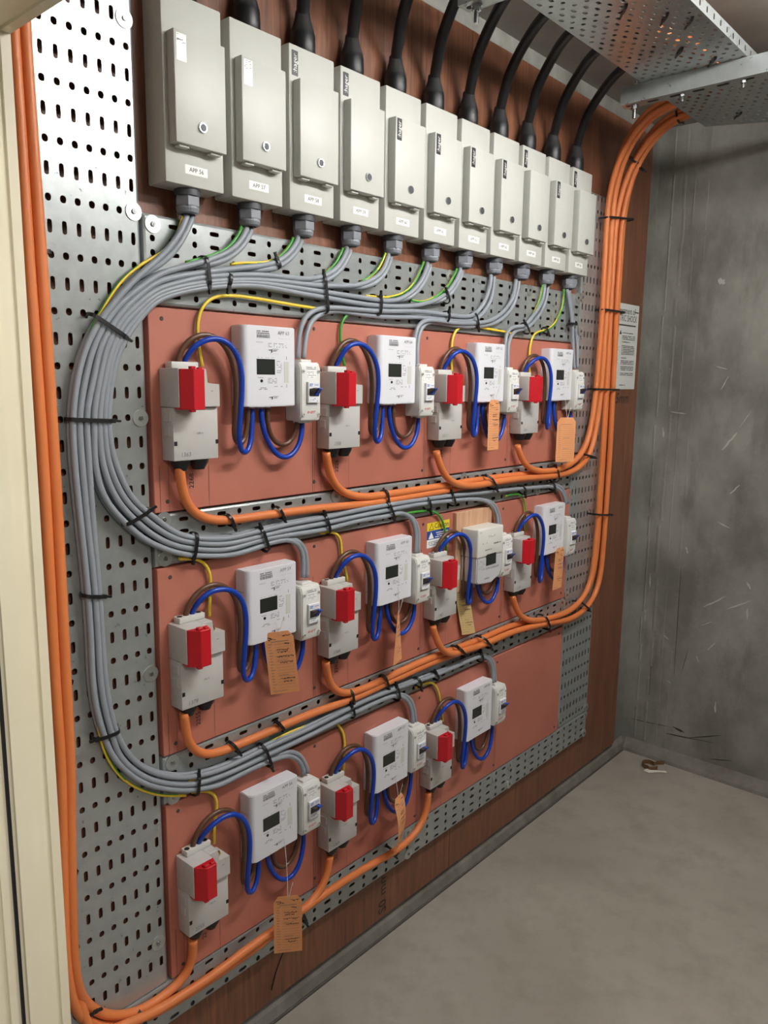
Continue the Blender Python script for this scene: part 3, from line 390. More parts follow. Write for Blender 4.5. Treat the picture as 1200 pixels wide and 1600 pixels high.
TIES = [
 ('left orange riser', (0.575, 1.74), (0.618, 1.746), -0.02, -0.042),
 ('left orange riser', (0.572, 1.389), (0.611, 1.385), -0.02, -0.042),
 ('left orange riser', (0.577, 1.032), (0.615, 1.021), -0.02, -0.042),
 ('left orange riser', (0.572, 0.676), (0.604, 0.66), -0.02, -0.042),
 ('left orange bend', (0.585, 0.371), (0.622, 0.363), -0.02, -0.042),
 ('loop', (0.678, 1.653), (0.742, 1.617), -0.02, -0.047),
 ('loop', (0.631, 1.479), (0.712, 1.474), -0.02, -0.047),
 ('innerloop', (0.725, 1.288), (0.777, 1.31), -0.02, -0.047),
 ('outerloop', (0.641, 1.173), (0.678, 1.165), -0.02, -0.047),
 ('outerloop', (0.649, 0.904), (0.697, 0.905), -0.02, -0.047),
 ('innerloop', (0.867, 1.203), (0.876, 1.252), -0.02, -0.047),
 ('outerloop', (0.858, 0.706), (0.864, 0.75), -0.02, -0.047),
 ('top', (0.912, 1.775), (0.919, 1.718), -0.02, -0.047),
 ('top', (0.964, 1.723), (0.97, 1.75), -0.02, -0.047),
 ('top', (1.085, 1.79), (1.094, 1.772), -0.028, -0.047),
 ('top', (1.229, 1.692), (1.219, 1.773), -0.02, -0.047),
 ('top', (1.4, 1.7), (1.404, 1.744), -0.02, -0.047),
 ('top', (1.657, 1.775), (1.669, 1.749), -0.026, -0.047),
 ('top', (1.663, 1.7), (1.67, 1.728), -0.022, -0.047),
 ('top', (1.804, 1.695), (1.787, 1.733), -0.022, -0.047),
 ('top', (2.042, 1.721), (2.069, 1.693), -0.028, -0.047),
 ('top', (2.177, 1.716), (2.194, 1.7), -0.022, -0.038),
 ('top', (2.324, 1.737), (2.362, 1.737), -0.028, -0.047),
 ('row2grey', (1.057, 1.186), (1.036, 1.241), -0.02, -0.047),
 ('row2grey', (1.239, 1.2), (1.223, 1.246), -0.02, -0.047),
 ('row2grey', (1.464, 1.207), (1.439, 1.252), -0.02, -0.047),
 ('row2grey', (1.612, 1.211), (1.599, 1.247), -0.02, -0.047),
 ('row2grey', (1.72, 1.211), (1.706, 1.246), -0.02, -0.047),
 ('row2grey', (2.086, 1.207), (2.077, 1.231), -0.024, -0.047),
 ('row2grey', (2.269, 1.201), (2.258, 1.227), -0.024, -0.047),
 ('row3grey', (1.057, 0.693), (1.034, 0.753), -0.02, -0.047),
 ('row3grey', (1.324, 0.721), (1.314, 0.757), -0.02, -0.047),
 ('row3grey', (1.498, 0.712), (1.484, 0.759), -0.02, -0.047),
 ('row3grey', (1.588, 0.723), (1.576, 0.752), -0.022, -0.047),
 ('row3grey', (1.666, 0.721), (1.653, 0.747), -0.022, -0.047),
 ('row3grey', (1.883, 0.715), (1.875, 0.747), -0.022, -0.047),
 ('row1orange', (0.968, 1.254), (0.957, 1.277), -0.02, -0.042),
 ('row1orange', (1.102, 1.253), (1.088, 1.278), -0.02, -0.042),
 ('row1orange', (1.447, 1.24), (1.438, 1.281), -0.02, -0.042),
 ('row1orange', (1.91, 1.24), (1.865, 1.283), -0.02, -0.06),
 ('row1orange', (2.27, 1.229), (2.253, 1.278), -0.02, -0.06),
 ('row1orange', (2.528, 1.292), (2.423, 1.312), -0.02, -0.06),
 ('row2orange', (0.969, 0.761), (0.953, 0.786), -0.02, -0.042),
 ('row2orange', (1.1, 0.763), (1.083, 0.787), -0.02, -0.042),
 ('row2orange', (1.326, 0.756), (1.317, 0.794), -0.02, -0.042),
 ('row2orange', (1.459, 0.755), (1.44, 0.797), -0.02, -0.042),
 ('row2orange', (1.781, 0.761), (1.742, 0.801), -0.02, -0.06),
 ('row2orange', (1.914, 0.753), (1.864, 0.801), -0.02, -0.06),
 ('row2orange', (2.264, 0.729), (2.225, 0.787), -0.02, -0.06),
 ('row2orange', (2.552, 0.733), (2.469, 0.784), -0.02, -0.06),
 ('row3orange', (1.496, 0.261), (1.473, 0.296), -0.02, -0.042),
 ('row3orange', (0.725, 0.259), (0.711, 0.302), -0.02, -0.042),
 ('row3orange', (1.164, 0.243), (1.145, 0.291), -0.02, -0.042),
 ('riser', (2.509, 2.091), (2.713, 2.114), -0.018, -0.06),
 ('riser', (2.52, 1.795), (2.688, 1.796), -0.018, -0.06),
 ('riser', (2.496, 1.529), (2.685, 1.527), -0.018, -0.06),
 ('riser', (2.55, 1.089), (2.696, 1.069), -0.018, -0.06),
]
SCUFFS = [(-0.249, 1.927, 0.03, 0.030, 0.5), (-0.275, 1.612, 0.042, 0.004, 0.25), (-0.290, 1.556, 0.055, 0.005, 2.0), (-0.326, 1.339, 0.085, 0.010, 2.2), (-0.376, 1.425, 0.07, 0.004, 2.1),
          (-0.323, 0.714, 0.10, 0.008, 2.5), (-0.413, 0.719, 0.10, 0.007, 2.6), (-0.445, 0.690, 0.045, 0.012, 1.5), (-0.141, 0.528, 0.03, 0.008, 0.5), (-0.325, 0.532, 0.05, 0.006, 2.2), (-0.360, 0.288, 0.045, 0.012, 1.5),
          (-0.276, 0.466, 0.03, 0.006, 1.2), (-0.168, 0.342, 0.02, 0.006, 0.3), (-0.441, 0.800, 0.03, 0.010, 1.0), (-0.124, 1.439, 0.06, 0.005, 0.1), (-0.20, 0.90, 0.03, 0.010, 1.2), (-0.33, 1.02, 0.05, 0.008, 0.4),
          (-0.36, 1.16, 0.05, 0.010, 2.3), (-0.30, 0.62, 0.05, 0.004, 2.6), (-0.08, 1.60, 0.035, 0.008, 1.5), (-0.07, 1.36, 0.04, 0.012, 1.4), (-0.09, 1.22, 0.10, 0.005, 1.55), (-0.06, 0.75, 0.06, 0.006, 1.5), (-0.05, 0.60, 0.05, 0.005, 1.6)]
CRACKS = [(-0.10, 0.142, 0.16, 0.005, 3.05), (-0.27, 0.128, 0.20, 0.006, 3.03), (-0.223, 0.150, 0.05, 0.014, 0.2), (-0.320, 0.150, 0.16, 0.005, 2.75), (-0.40, 0.078, 0.09, 0.005, 2.9), (-0.225, 0.440, 0.12, 0.003, 1.75), (-0.185, 0.60, 0.45, 0.004, 1.56), (-0.09, 0.36, 0.2, 0.005, 1.56)]
TRAYTIES = [(1.777, -0.431), (1.875, -0.484), (1.930, -0.520), (2.079, -0.440), (2.190, -0.483), (2.660, -0.400)]
CARDS = [('tag', (1.851, -0.074, 1.492), 0.060, 0.140, 0.06, 0.0, M_TAG, 'orange card tag hanging from the third meter of the top row', dict(hang=(1.858, -0.062, 1.515))),
         ('tag', (2.266, -0.076, 1.432), 0.060, 0.142, -0.80, 0.02, M_TAG, 'orange card tag turned to the viewer under the last meter of the top row', dict(hang=(2.270, -0.062, 1.510), written=False)),
         ('tag', (1.052, -0.076, 1.010), 0.062, 0.140, -0.72, 0.10, M_TAG, 'orange card tag with handwriting under the first meter of the middle row', dict(hang=(1.056, -0.062, 1.035), lean=0.10)),
         ('tag', (1.455, -0.070, 0.966), 0.060, 0.136, 0.66, 0.0, M_TAG, 'twisted orange card tag seen nearly edge-on under the second meter of the middle row', dict(hang=(1.462, -0.062, 1.035), twist=-0.32)),
         ('tag', (1.775, -0.032, 0.965), 0.058, 0.150, -0.10, -0.10, M_MANILA, 'pale manila tag behind the blue loop of the cream and grey meter', dict(hang=(1.790, -0.030, 0.99), lean=0.28)),
         ('tag', (2.270, -0.074, 1.006), 0.060, 0.138, 0.02, 0.0, M_TAG, 'orange card tag hanging from the last meter of the middle row', dict(hang=(2.292, -0.062, 1.022), lean=-0.06)),
         ('tag', (1.062, -0.088, 0.386), 0.064, 0.142, -0.70, 0.02, M_TAG, 'orange card tag on a long string in front of the lowest orange cables', dict(hang=(1.076, -0.062, 0.522))),
         ('tag', (1.453, -0.082, 0.466), 0.060, 0.150, 0.28, 0.0, M_TAG, 'curled orange card tag hanging from the second meter of the bottom row', dict(hang=(1.462, -0.062, 0.520), curl=0.012, twist=0.2))]

# ------------------------------------------------------------------ the room
TY = -0.020          # face of the wall trays
PY = -0.022          # face of the red boards
XB, ZC, YS = 3.07, 2.505, -2.35
def slab(name, lo, hi, m):
    bm = bmesh.new(); box(bm, lo, hi); return struct(from_bm(name, bm, m))
slab('floor', (0.38, YS-0.1, -0.10), (XB+0.15, 0.15, 0.0), M_FLOOR)
corridor = slab('floor_corridor', (-2.2, -3.2, -0.10), (0.379, 0.15, 0.0), M_FLOOR)
slab('ceiling', (0.38, YS-0.1, ZC), (XB+0.15, 0.15, ZC+0.15), M_SOFFIT)
wm = slab('wall_main', (0.38, 0.018, 0.0), (XB, 0.15, ZC), M_CONC)
wb = slab('wall_back', (XB, YS-0.1, 0.0), (XB+0.15, 0.15, ZC), M_CONC)
slab('wall_side', (0.38, YS-0.12, 0.0), (XB, YS, ZC), M_WHITEWALL)
slab('wall_door', (0.385, -0.16, 0.0), (0.495, 0.0175, ZC), M_WHITEWALL)
slab('wall_door_side', (0.385, YS, 0.0), (0.495, -1.36, ZC), M_WHITEWALL)
slab('wall_door_top', (0.385, -1.36, 2.06), (0.495, -0.16, ZC), M_WHITEWALL)
# cast upstand along the foot of both walls, and the dark joint in front of it
bm = bmesh.new()
prism(bm, [(0.018, 0.0), (-0.004, 0.0), (-0.006, 0.006), (0.002, 0.030), (0.018, 0.045)], 'x', 0.50, XB)
struct(from_bm('trim_1', bm, M_UPSTAND))
bm = bmesh.new()
prism(bm, [(XB, 0.0), (XB-0.034, 0.0), (XB-0.030, 0.012), (XB-0.012, 0.034), (XB, 0.050)], 'z', 0, 1)
for v in bm.verts: v.co = (v.co.x, -0.004-2.34*v.co.z, v.co.y)
struct(from_bm('trim_2', bm, M_UPSTAND))
bm = bmesh.new()
box(bm, (0.50, -0.011, 0.0), (XB-0.03, -0.006, 0.0012))
struct(from_bm('trim_3', bm, M_JOINT))
# vertical form-lines in the corner, cracks and scuffs on the cast wall
bm = bmesh.new()
for y, w, h in ((-0.035, 0.012, 0.0026), (-0.085, 0.018, 0.0020), (-0.128, 0.008, 0.0016), (-0.172, 0.012, 0.0010)):
    z = 0.06
    while z < 2.45:
        dz = R.uniform(0.05, 0.32); j = R.uniform(-0.006, 0.006)
        prism(bm, [(XB+0.001, y+j-w/2), (XB-h*R.uniform(0.5, 1.1), y+j-w*0.2), (XB-h*R.uniform(0.4, 1), y+j+w*0.2), (XB+0.001, y+j+w/2)], 'z', z, min(z+dz, 2.5))
        z += dz+R.uniform(0.0, 0.06)
o = from_bm('form_line', bm, M_CONC, wb); o['kind'] = 'stuff'
def scuff(name, y, z, l, w, ang, m=M_SCUFF, n=7):
    bm = bmesh.new(); ca, sa = math.cos(ang), math.sin(ang); pts = []
    for s in (1, -1):
        for k in range(n):
            t = (k/(n-1)-0.5)*s; a = t*l; b = s*w*0.5*R.uniform(0.25, 1.0)*(1-abs(2*t)**3*0.7)
            pts.append((XB-0.0008, y+a*ca-b*sa, z+a*sa+b*ca))
    bm.faces.new([bm.verts.new(p) for p in pts]); from_bm(name, bm, m, wb)
for y, z, l, w, a in SCUFFS: scuff('paint_scuff', y, z, l, w, a)
for y, z, l, w, a in CRACKS: scuff('wall_crack', y, z, l, w, a, M_DARKSTAIN)

# door frame: stepped cream jamb and head, with its black seal
d = bpy.data.objects.new('door_1', None); COL.objects.link(d); d.location = (0.45, -0.195, 0); struct(d)
def frame_profile():
    # (x, offset into the opening) steps of the frame, room side to corridor side
    return [(0.503, -0.012), (0.503, 0.0), (0.4895, 0.0), (0.4885, -0.0035), (0.4795, -0.0035), (0.4785, 0.0), (0.4635, 0.0), (0.4620, 0.0045),
            (0.4380, 0.0045), (0.4370, 0.0), (0.4320, 0.0), (0.4320, -0.008), (0.4270, -0.008), (0.4270, 0.0), (0.4120, 0.0), (0.4110, -0.004),
            (0.3800, -0.004), (0.3720, 0.006), (0.3620, 0.006), (0.3600, -0.030), (0.3600, -0.05), (0.503, -0.05)]
bm = bmesh.new(); prism(bm, [(x-0, -0.195-o) for x, o in frame_profile()], 'z', 0.0, 2.03)
from_bm('jamb', bm, M_CREAM, d, (-0.45, 0.195, 0))
bm = bmesh.new(); prism(bm, [(x, -1.31+o) for x, o in frame_profile()], 'z', 0.0, 2.03)
from_bm('jamb', bm, M_CREAM, d, (-0.45, 0.195, 0))
bm = bmesh.new(); prism(bm, [(x, 1.99-o) for x, o in frame_profile()], 'y', -1.36, -0.15)
for v in bm.verts: v.co = (v.co.x, v.co.y, v.co.z)
from_bm('head', bm, M_CREAM, d, (-0.45, 0.195, 0))
bm = bmesh.new(); box(bm, (0.4272, -0.1985, 0.0), (0.4318, -0.1880, 1.98))
from_bm('seal', bm, M_SEAL, d, (-0.45, 0.195, 0))

# ceiling lamp that lights the room (just above the frame of the photograph)
lamp = thing('ceiling_batten', 'white batten light fixed under the concrete ceiling over the meter wall', 'lamp', (1.60, -1.05, 2.43))
bm = bmesh.new(); box(bm, (-0.63, -0.045, 0.02), (0.63, 0.045, 0.075), 0.008); from_bm('housing', bm, M_LAMP, lamp)
bm = bmesh.new(); box(bm, (-0.60, -0.040, -0.030), (0.60, 0.040, 0.0195), 0.012); from_bm('diffuser', bm, M_GLOW, lamp)

fill_lamp = thing('ceiling_batten', 'unseen white batten added as fill light under the concrete ceiling, further from the meter wall', 'lamp', (2.0, -1.90, 2.43))  # unseen extra light, added to fill the lower rows, back wall and floor
for ch in lamp.children:
    c = ch.copy(); COL.objects.link(c); c.parent = fill_lamp
    if ch.name.startswith('diffuser'): c.data = ch.data.copy(); c.data.materials[0] = M_FILLGLOW
# ------------------------------------------------------------------ backboard and red boards
ply = thing('plywood_backboard', 'brown wood-grain plywood backboard covering the wall behind all the meters', 'board', (0.5, 0, 0.058))
bm = bmesh.new(); box(bm, (0.0, 0.0, 0.0), (1.30, 0.0175, 2.392)); from_bm('plywood_sheet', bm, M_PLY, ply)
bm = bmesh.new(); box(bm, (1.3015, 0.0, 0.0), (2.457, 0.0175, 2.392)); from_bm('plywood_sheet', bm, M_PLY, ply)
text('handwriting', '515mm', 0.055, M_INKD, ply, (2.30, -0.0008, 1.435), slant=0.2)
text('handwriting', 'S0 mm', 0.045, M_INKD, ply, (0.99, -0.0008, 0.075), up=True)
def washer(parent, x, y, z, r=0.0155):
    bm = bmesh.new(); cyl(bm, (0, 0), r, r, 0, -0.0016, 'y', 24)
    w = from_bm('washer', bm, M_ZINC, parent, (x, y, z), smooth=True)
    bm = bmesh.new(); cyl(bm, (0, 0), 0.0048, 0.0040, -0.0014, -0.0042, 'y', 14); cyl(bm, (0, 0), 0.0016, 0.0014, -0.0041, -0.0046, 'y', 6)
    from_bm('screw', bm, M_STEEL, w, smooth=True)
ROWZ = [(1.297, 1.676), (0.806, 1.189), (0.309, 0.699)]
RN = ['top', 'middle', 'bottom']
CZ = [1.397, 0.909, 0.415]           # foot of the cut-outs, per row
MZ = [1.494, 0.998, 0.497]           # foot of the meters
WZ = [1.462, 0.976, 0.504]           # foot of the switches
def CX(c): return 0.818+0.399*c
for r in range(3):
    b = thing('fire_board', 'pink-red fire board behind the %s row of meters' % RN[r], 'board', (0.799, 0, ROWZ[r][0]), 'pink-red boards of the meter rows')
    bm = bmesh.new(); box(bm, (0, PY, 0), (1.616, -0.0005, ROWZ[r][1]-ROWZ[r][0]), 0.0012, 1); from_bm('board', bm, M_PANEL, b)
    H = ROWZ[r][1]-ROWZ[r][0]
    for x, z in ((0.028, H-0.02), (0.028, 0.02), (0.41, H-0.017), (0.41, 0.024), (0.81, H-0.018), (0.80, 0.02), (1.20, H-0.02), (1.20, 0.022), (1.59, H-0.02), (1.59, 0.02)):
        bm = bmesh.new(); cyl(bm, (0, 0), 0.0042, 0.0036, 0, -0.001, 'y', 12)
        from_bm('screw_head', bm, M_JOINT, b, (x, PY, z))
    for c in range(3 if r == 2 else 4):
        x = CX(c)-0.799
        for dx, w in ((-0.007, 0.0008), (0.012, 0.0006), (0.104, 0.0006)) + (((0.386, 0.0011),) if c < 3 else ()):
            bm = bmesh.new(); quad(bm, x+dx, x+dx+w, 0.0, R.uniform(0.085, 0.11) if dx < 0.2 else R.uniform(0.22, 0.30), PY-0.0005)
            from_bm('pencil_line', bm, M_DARKSTAIN, b)
    for c in range(3 if r == 2 else 4):
        text('handwriting', ('2268', '2226', '2254', '2241', '2255', '2262', '2266', '2270', '22', '2218', '2232')[r*4+c], 0.015, M_INKD, b, (CX(c)-0.799+0.064, PY-0.0006, 0.055), up=True)

# ------------------------------------------------------------------ wall trays
def tray(name, label, us, vs, lim, hole, mats, washers, group):
    t = thing(name, label, 'cable tray', (lim[0], 0, lim[2]), group)
    u0, u1, v0, v1 = lim
    e = 0.006
    perforated('tray_plate', us, vs, (u0+e, u1-e, v0+e, v1-e), hole, lambda u, v, dd: (u-u0, TY+dd, v-v0), mats, t)
    # rolled edges and return flanges
    bm = bmesh.new(); w, h = u1-u0, v1-v0
    prof = [(e, 0.0), (e*0.35, 0.0018), (0.0, 0.0065), (0.0, 0.0195)]
    for (o0, d0), (o1, d1) in zip(prof, prof[1:]):
        c0 = [(o0, o0), (w-o0, o0), (w-o0, h-o0), (o0, h-o0)]; c1 = [(o1, o1), (w-o1, o1), (w-o1, h-o1), (o1, h-o1)]
        for k in range(4):
            k2 = (k+1) % 4
            bm.faces.new([bm.verts.new(p) for p in ((c0[k][0], TY+d0, c0[k][1]), (c0[k2][0], TY+d0, c0[k2][1]), (c1[k2][0], TY+d1, c1[k2][1]), (c1[k][0], TY+d1, c1[k][1]))])
    bmesh.ops.remove_doubles(bm, verts=bm.verts, dist=1e-5)
    from_bm('tray_flange', bm, mats, t, smooth=True)
    for x, z in washers: washer(t, x-u0, TY-0.0002, z-v0)
    return t
def rng(a, b, s):
    out = []
    while a < b: out.append(round(a, 4)); a += s
    return out
vert = lambda i, j: (0.0052, 0.0052)
GT = 'galvanised perforated trays on the meter wall'
zs = rng(2.056-0.0445*38, 2.49, 0.0445)
tray('perforated_tray', 'wide vertical galvanised perforated tray on the left, under the big grey cable loop', rng(0.577, 0.79, 0.025), zs, (0.562, 0.792, 0.308, 2.503),
     lambda i, j: (0.0042, 0.0108) if j % 2 == 0 else (0.0054, 0.0062), M_GALV, [(0.775, 2.143), (0.779, 1.835), (0.777, 1.476), (0.778, 0.986), (0.771, 0.41), (0.578, 1.2)], GT)
zs = rng(0.643-0.0445*7, 2.16, 0.0445)
tray('perforated_tray', 'vertical galvanised perforated tray on the right, behind the rising orange cables', rng(2.436, 2.64, 0.0242), zs, (2.421, 2.647, 0.308, 2.168),
     lambda i, j: (0.0042, 0.0108) if j % 2 == 1 else (0.0054, 0.0062), M_GALV, [(2.433, 0.33), (2.636, 0.325), (2.434, 0.81), (2.433, 1.72), (2.433, 1.83)], GT)
def strip(label, x0, x1, z0, z1, xs, zs, phase, wash):
    tray('perforated_tray', label, xs, zs, (x0, x1, z0, z1), lambda i, j: (0.0108, 0.0042) if (i+phase) % 2 == 0 else (0.0054, 0.0060), M_GALV, wash, GT)
strip('horizontal galvanised strip tray directly under the row of grey boxes', 0.796, 2.416, 1.679, 1.838, rng(0.815, 2.41, 0.0452), rng(1.6965, 1.83, 0.0248), 1,
      [(0.816, 1.8195), (1.29, 1.82), (1.70, 1.822), (2.10, 1.822), (2.402, 1.825)])
strip('horizontal galvanised strip tray between the top and middle meter rows', 0.796, 2.416, 1.191, 1.294, rng(0.818, 2.41, 0.0451), rng(1.2065, 1.29, 0.0242), 1,
      [(0.818, 1.283), (0.818, 1.207), (1.28, 1.281), (1.79, 1.281), (2.20, 1.205)])
strip('horizontal galvanised strip tray between the middle and bottom meter rows', 0.796, 2.416, 0.701, 0.804, rng(0.818, 2.41, 0.0451), rng(0.7165, 0.80, 0.0242), 0,
      [(0.818, 0.788), (0.819, 0.712), (2.40, 0.79)])
strip('lowest horizontal galvanised strip tray, just above the floor', 0.562, 2.647, 0.206, 0.307, rng(0.578, 2.64, 0.0451), rng(0.2185, 0.30, 0.0248), 1,
      [(1.571, 0.289), (1.575, 0.222), (2.102, 0.223), (2.101, 0.291), (2.632, 0.295), (2.630, 0.222), (0.60, 0.22)])

# ------------------------------------------------------------------ enclosures along the top
def make_enclosure():
    t = thing('enclosure', '', 'electrical box')
    bm = bmesh.new(); box(bm, (0, -0.058, 0), (0.125, -0.001, 0.311), 0.003); from_bm('body', bm, M_BOX, t, smooth=True)
    bm = bmesh.new(); box(bm, (0.0085, -0.081, 0.063), (0.1155, -0.0585, 0.244), 0.0022); dr = from_bm('door', bm, M_BOX, t, smooth=True)
    for x in (0.018, 0.085):
        bm = bmesh.new(); box(bm, (x, -0.0745, 0.0585), (x+0.022, -0.060, 0.0628), 0.001, 1); from_bm('hinge', bm, M_BOX, dr)
    bm = bmesh.new(); cyl(bm, (0, 0), 0.0092, 0.0082, 0, -0.004, 'y', 24); lk = from_bm('lock', bm, M_STEEL, dr, (0.0625, -0.0808, 0.0965), smooth=True)
    bm = bmesh.new(); box(bm, (-0.0008, -0.0046, -0.0050), (0.0008, -0.0038, 0.0050)); cyl(bm, (0, 0), 0.0062, 0.0062, -0.0038, -0.0043, 'y', 20)
    from_bm('key_slot', bm, M_GLANDD, lk)
    g = bpy.data.objects.new('cable_gland', None); COL.objects.link(g); g.parent = t; g.location = (0.0625, -0.030, 0)
    bm = bmesh.new(); cyl(bm, (0, 0), 0.0235, 0.0235, -0.012, -0.0005, 'z', 24); from_bm('collar', bm, M_GLANDD, g, smooth=True)
    bm = bmesh.new(); lathe(bm, [(0.0222, -0.0118), (0.0232, -0.0135), (0.0232, -0.0285), (0.0222, -0.031)], 0, 0, 6)
    lathe(bm, [(0.0205, -0.030), (0.0212, -0.034), (0.0195, -0.0405), (0.016, -0.043)], 0, 0, 24)
    from_bm('nut', bm, M_GLAND, g)
    bm = bmesh.new(); cyl(bm, (0, 0), 0.0135, 0.0135, -0.0436, -0.0425, 'z', 20); from_bm('seal', bm, M_SEAL, g)
    pl = bmesh.new(); quad(pl, 0.040, 0.088, 0.0205, 0.0360, -0.0586); p = from_bm('name_plate', pl, M_LABEL, t)
    return t
protos = make_enclosure()
BX = [0.822+0.1439*i for i in range(11)]
ORD = ['first', 'second', 'third', 'fourth', 'fifth', 'sixth', 'seventh', 'eighth', 'ninth', 'tenth', 'last']
for i in range(11):
    app = 'APP %d' % (56+i)
    lab = 'pale grey metal box labelled %s, %s from the left' % (app, ORD[i])
    loc = (BX[i], 0, 1.888)
    if i == 0: b = protos; b.location = loc; b['label'] = lab; b['group'] = 'pale grey boxes along the top'
    else: b = copy_tree(protos, loc, lab, 'pale grey boxes along the top')
    ENC = globals().setdefault('ENC', []); ENC.append(b)
for i, b in enumerate(ENC):
    text('name_text', 'APP %d' % (56+i), 0.0105, M_INKD, b, (0.064, -0.0590, 0.0283))
    if i < 2:
        bm = bmesh.new(); quad(bm, 0.0135, 0.033, 0.195, 0.238, -0.0814); from_bm('sticker', bm, M_LABELS, b)
        bm = bmesh.new()
        for k in range(9):
            x = R.uniform(0.014, 0.027); z = R.uniform(0.222, 0.236); quad(bm, x, x+R.uniform(0.002, 0.005), z, z+0.0012, -0.0817)
        from_bm('sticker_print', bm, M_INK, b)['kind'] = 'stuff'
    else:
        on_door = i in (4, 5, 6, 7, 9)
        x0, z0, y = (0.0125, 0.195, -0.0813) if on_door else (0.007, 0.254, -0.0584)
        bm = bmesh.new(); prism(bm, rrect(x0, x0+0.0165, z0, z0+0.046, 0.001, 2), 'y', y, y+0.0006); p = from_bm('logo_plate', bm, M_BLACKL, b)
        text('logo_text', ':hager', 0.0150, M_LABEL, b, (x0+0.0085, y-0.0004, z0+0.023), up=True, stretch=0.95)

# ------------------------------------------------------------------ black supply cables into the overhead tray
TZ = 2.378
for i in range(11):
    x = BX[i]+0.0625; j = R.uniform(-0.012, 0.012)
    P = [(x, -0.030, 2.262), (x-0.002, -0.033, 2.277), (x-0.011, -0.046, 2.300), (x-0.030+j*0.3, -0.078, 2.350), (x-0.055+j*0.6, -0.130, 2.395), (x-0.082+j, -0.188, 2.427), (x-0.115+j, -0.258, 2.440), (x-0.165+j, -0.325, 2.424), (x-0.28, -0.38+j, 2.396), (x-0.60, -0.395+j*2, 2.3955)]
    c = tube('supply_cable', P, 0.0134, M_BLACK, n=14)
    tag(c, 'thick black cable rising from the top of the %s grey box from the left' % ORD[i], 'cable', 'black supply cables')
    o = Vector(c.location)
    bm = bmesh.new(); lathe(bm, [(0.0245, 2.1995), (0.0262, 2.204), (0.0258, 2.234), (0.0245, 2.239)], x, -0.030, 20)
    b = from_bm('shrink_boot', bm, M_BLACK, c, tuple(-o), smooth=True)
    bm = bmesh.new(); lathe(bm, [(0.0244, 2.2388), (0.0225, 2.246), (0.0165, 2.266), (0.0146, 2.280)], x, -0.030, 20)
    from_bm('boot_taper', bm, M_BOOTTOP, b, smooth=True)

# ------------------------------------------------------------------ overhead tray on its channels
ot = thing('overhead_tray', 'galvanised perforated tray hung under the ceiling, carrying the black and orange cables', 'cable tray', (0.6, -0.275, TZ))
def skew(p):
    x, y, z = p; X = x+0.6
    return (x-(0.0 if X < 2.45 else (X-2.45)/0.27*y*0.45), y, z)
perforated('tray_plate', rng(0.62, 2.715, 0.0250), rng(-0.546, -0.278, 0.0150), (0.60, 2.72, -0.555, -0.275),
           lambda i, j: None if (i+j) % 2 else ((0.0078, 0.0048) if i % 4 < 2 else (0.0054, 0.0054)), lambda u, v, dd: (u-0.6, v+0.275, dd), M_GALVD, ot, n=12, post=skew)
perforated('side_lip', rng(0.63, 2.80, 0.045), [0.014], (0.60, 2.86, 0.0, 0.028), lambda i, j: (0.0045, 0.0070),
           lambda u, v, dd: (u-0.6, -0.2805+dd*0.5, v), M_GALV, ot, n=12)
def channel(x, y0, y1, label):
    c = thing('strut_channel', label, 'bracket', (x, y0, TZ-0.048), 'channels under the overhead tray')
    bm = bmesh.new(); L = y1-y0
    prof = [(-0.0205, 0.0475), (-0.0205, 0.0), (0.0205, 0.0), (0.0205, 0.0475), (0.010, 0.0475), (0.010, 0.044), (0.0182, 0.044), (0.0182, 0.0025), (-0.0182, 0.0025), (-0.0182, 0.044), (-0.010, 0.044), (-0.010, 0.0475)]
    prism(bm, prof, 'y', 0, L); from_bm('channel', bm, M_GALV, c)
    for k in range(8):
        y = L*(k+0.6)/8; bm = bmesh.new(); prism(bm, rrect(-0.006, 0.006, y-0.016, y+0.016, 0.006, 3), 'z', -0.0006, 0.0004); from_bm('slot', bm, M_SEAL, c)
    for y in (L-0.035, 0.045):
        bm = bmesh.new(); cyl(bm, (0, 0), 0.0052, 0.0052, -0.036, ZC-TZ+0.048, 'z', 12); rd = from_bm('threaded_rod', bm, M_STEEL, c, (0, y, 0), smooth=True)
        bm = bmesh.new(); cyl(bm, (0, 0), 0.012, 0.012, -0.003, -0.0005, 'z', 18); cyl(bm, (0, 0), 0.0095, 0.0095, -0.012, -0.003, 'z', 6); from_bm('nut', bm, M_STEEL, rd)
        bm = bmesh.new(); cyl(bm, (0, 0), 0.015, 0.015, ZC-TZ+0.042, ZC-TZ+0.0478, 'z', 18); from_bm('anchor', bm, M_SEAL, rd)
    for y in (0.17, 0.33):
        bm = bmesh.new(); cyl(bm, (0, 0), 0.004, 0.004, -0.020, 0.049, 'z', 10); cyl(bm, (0, 0), 0.008, 0.008, -0.008, -0.0005, 'z', 6); from_bm('bolt', bm, M_STEEL, c, (0, L-y, 0))
channel(2.245, -0.72, -0.215, 'galvanised channel under the right part of the overhead tray, near the orange cables')
channel(1.465, -0.72, -0.215, 'galvanised channel under the overhead tray above the middle grey boxes')

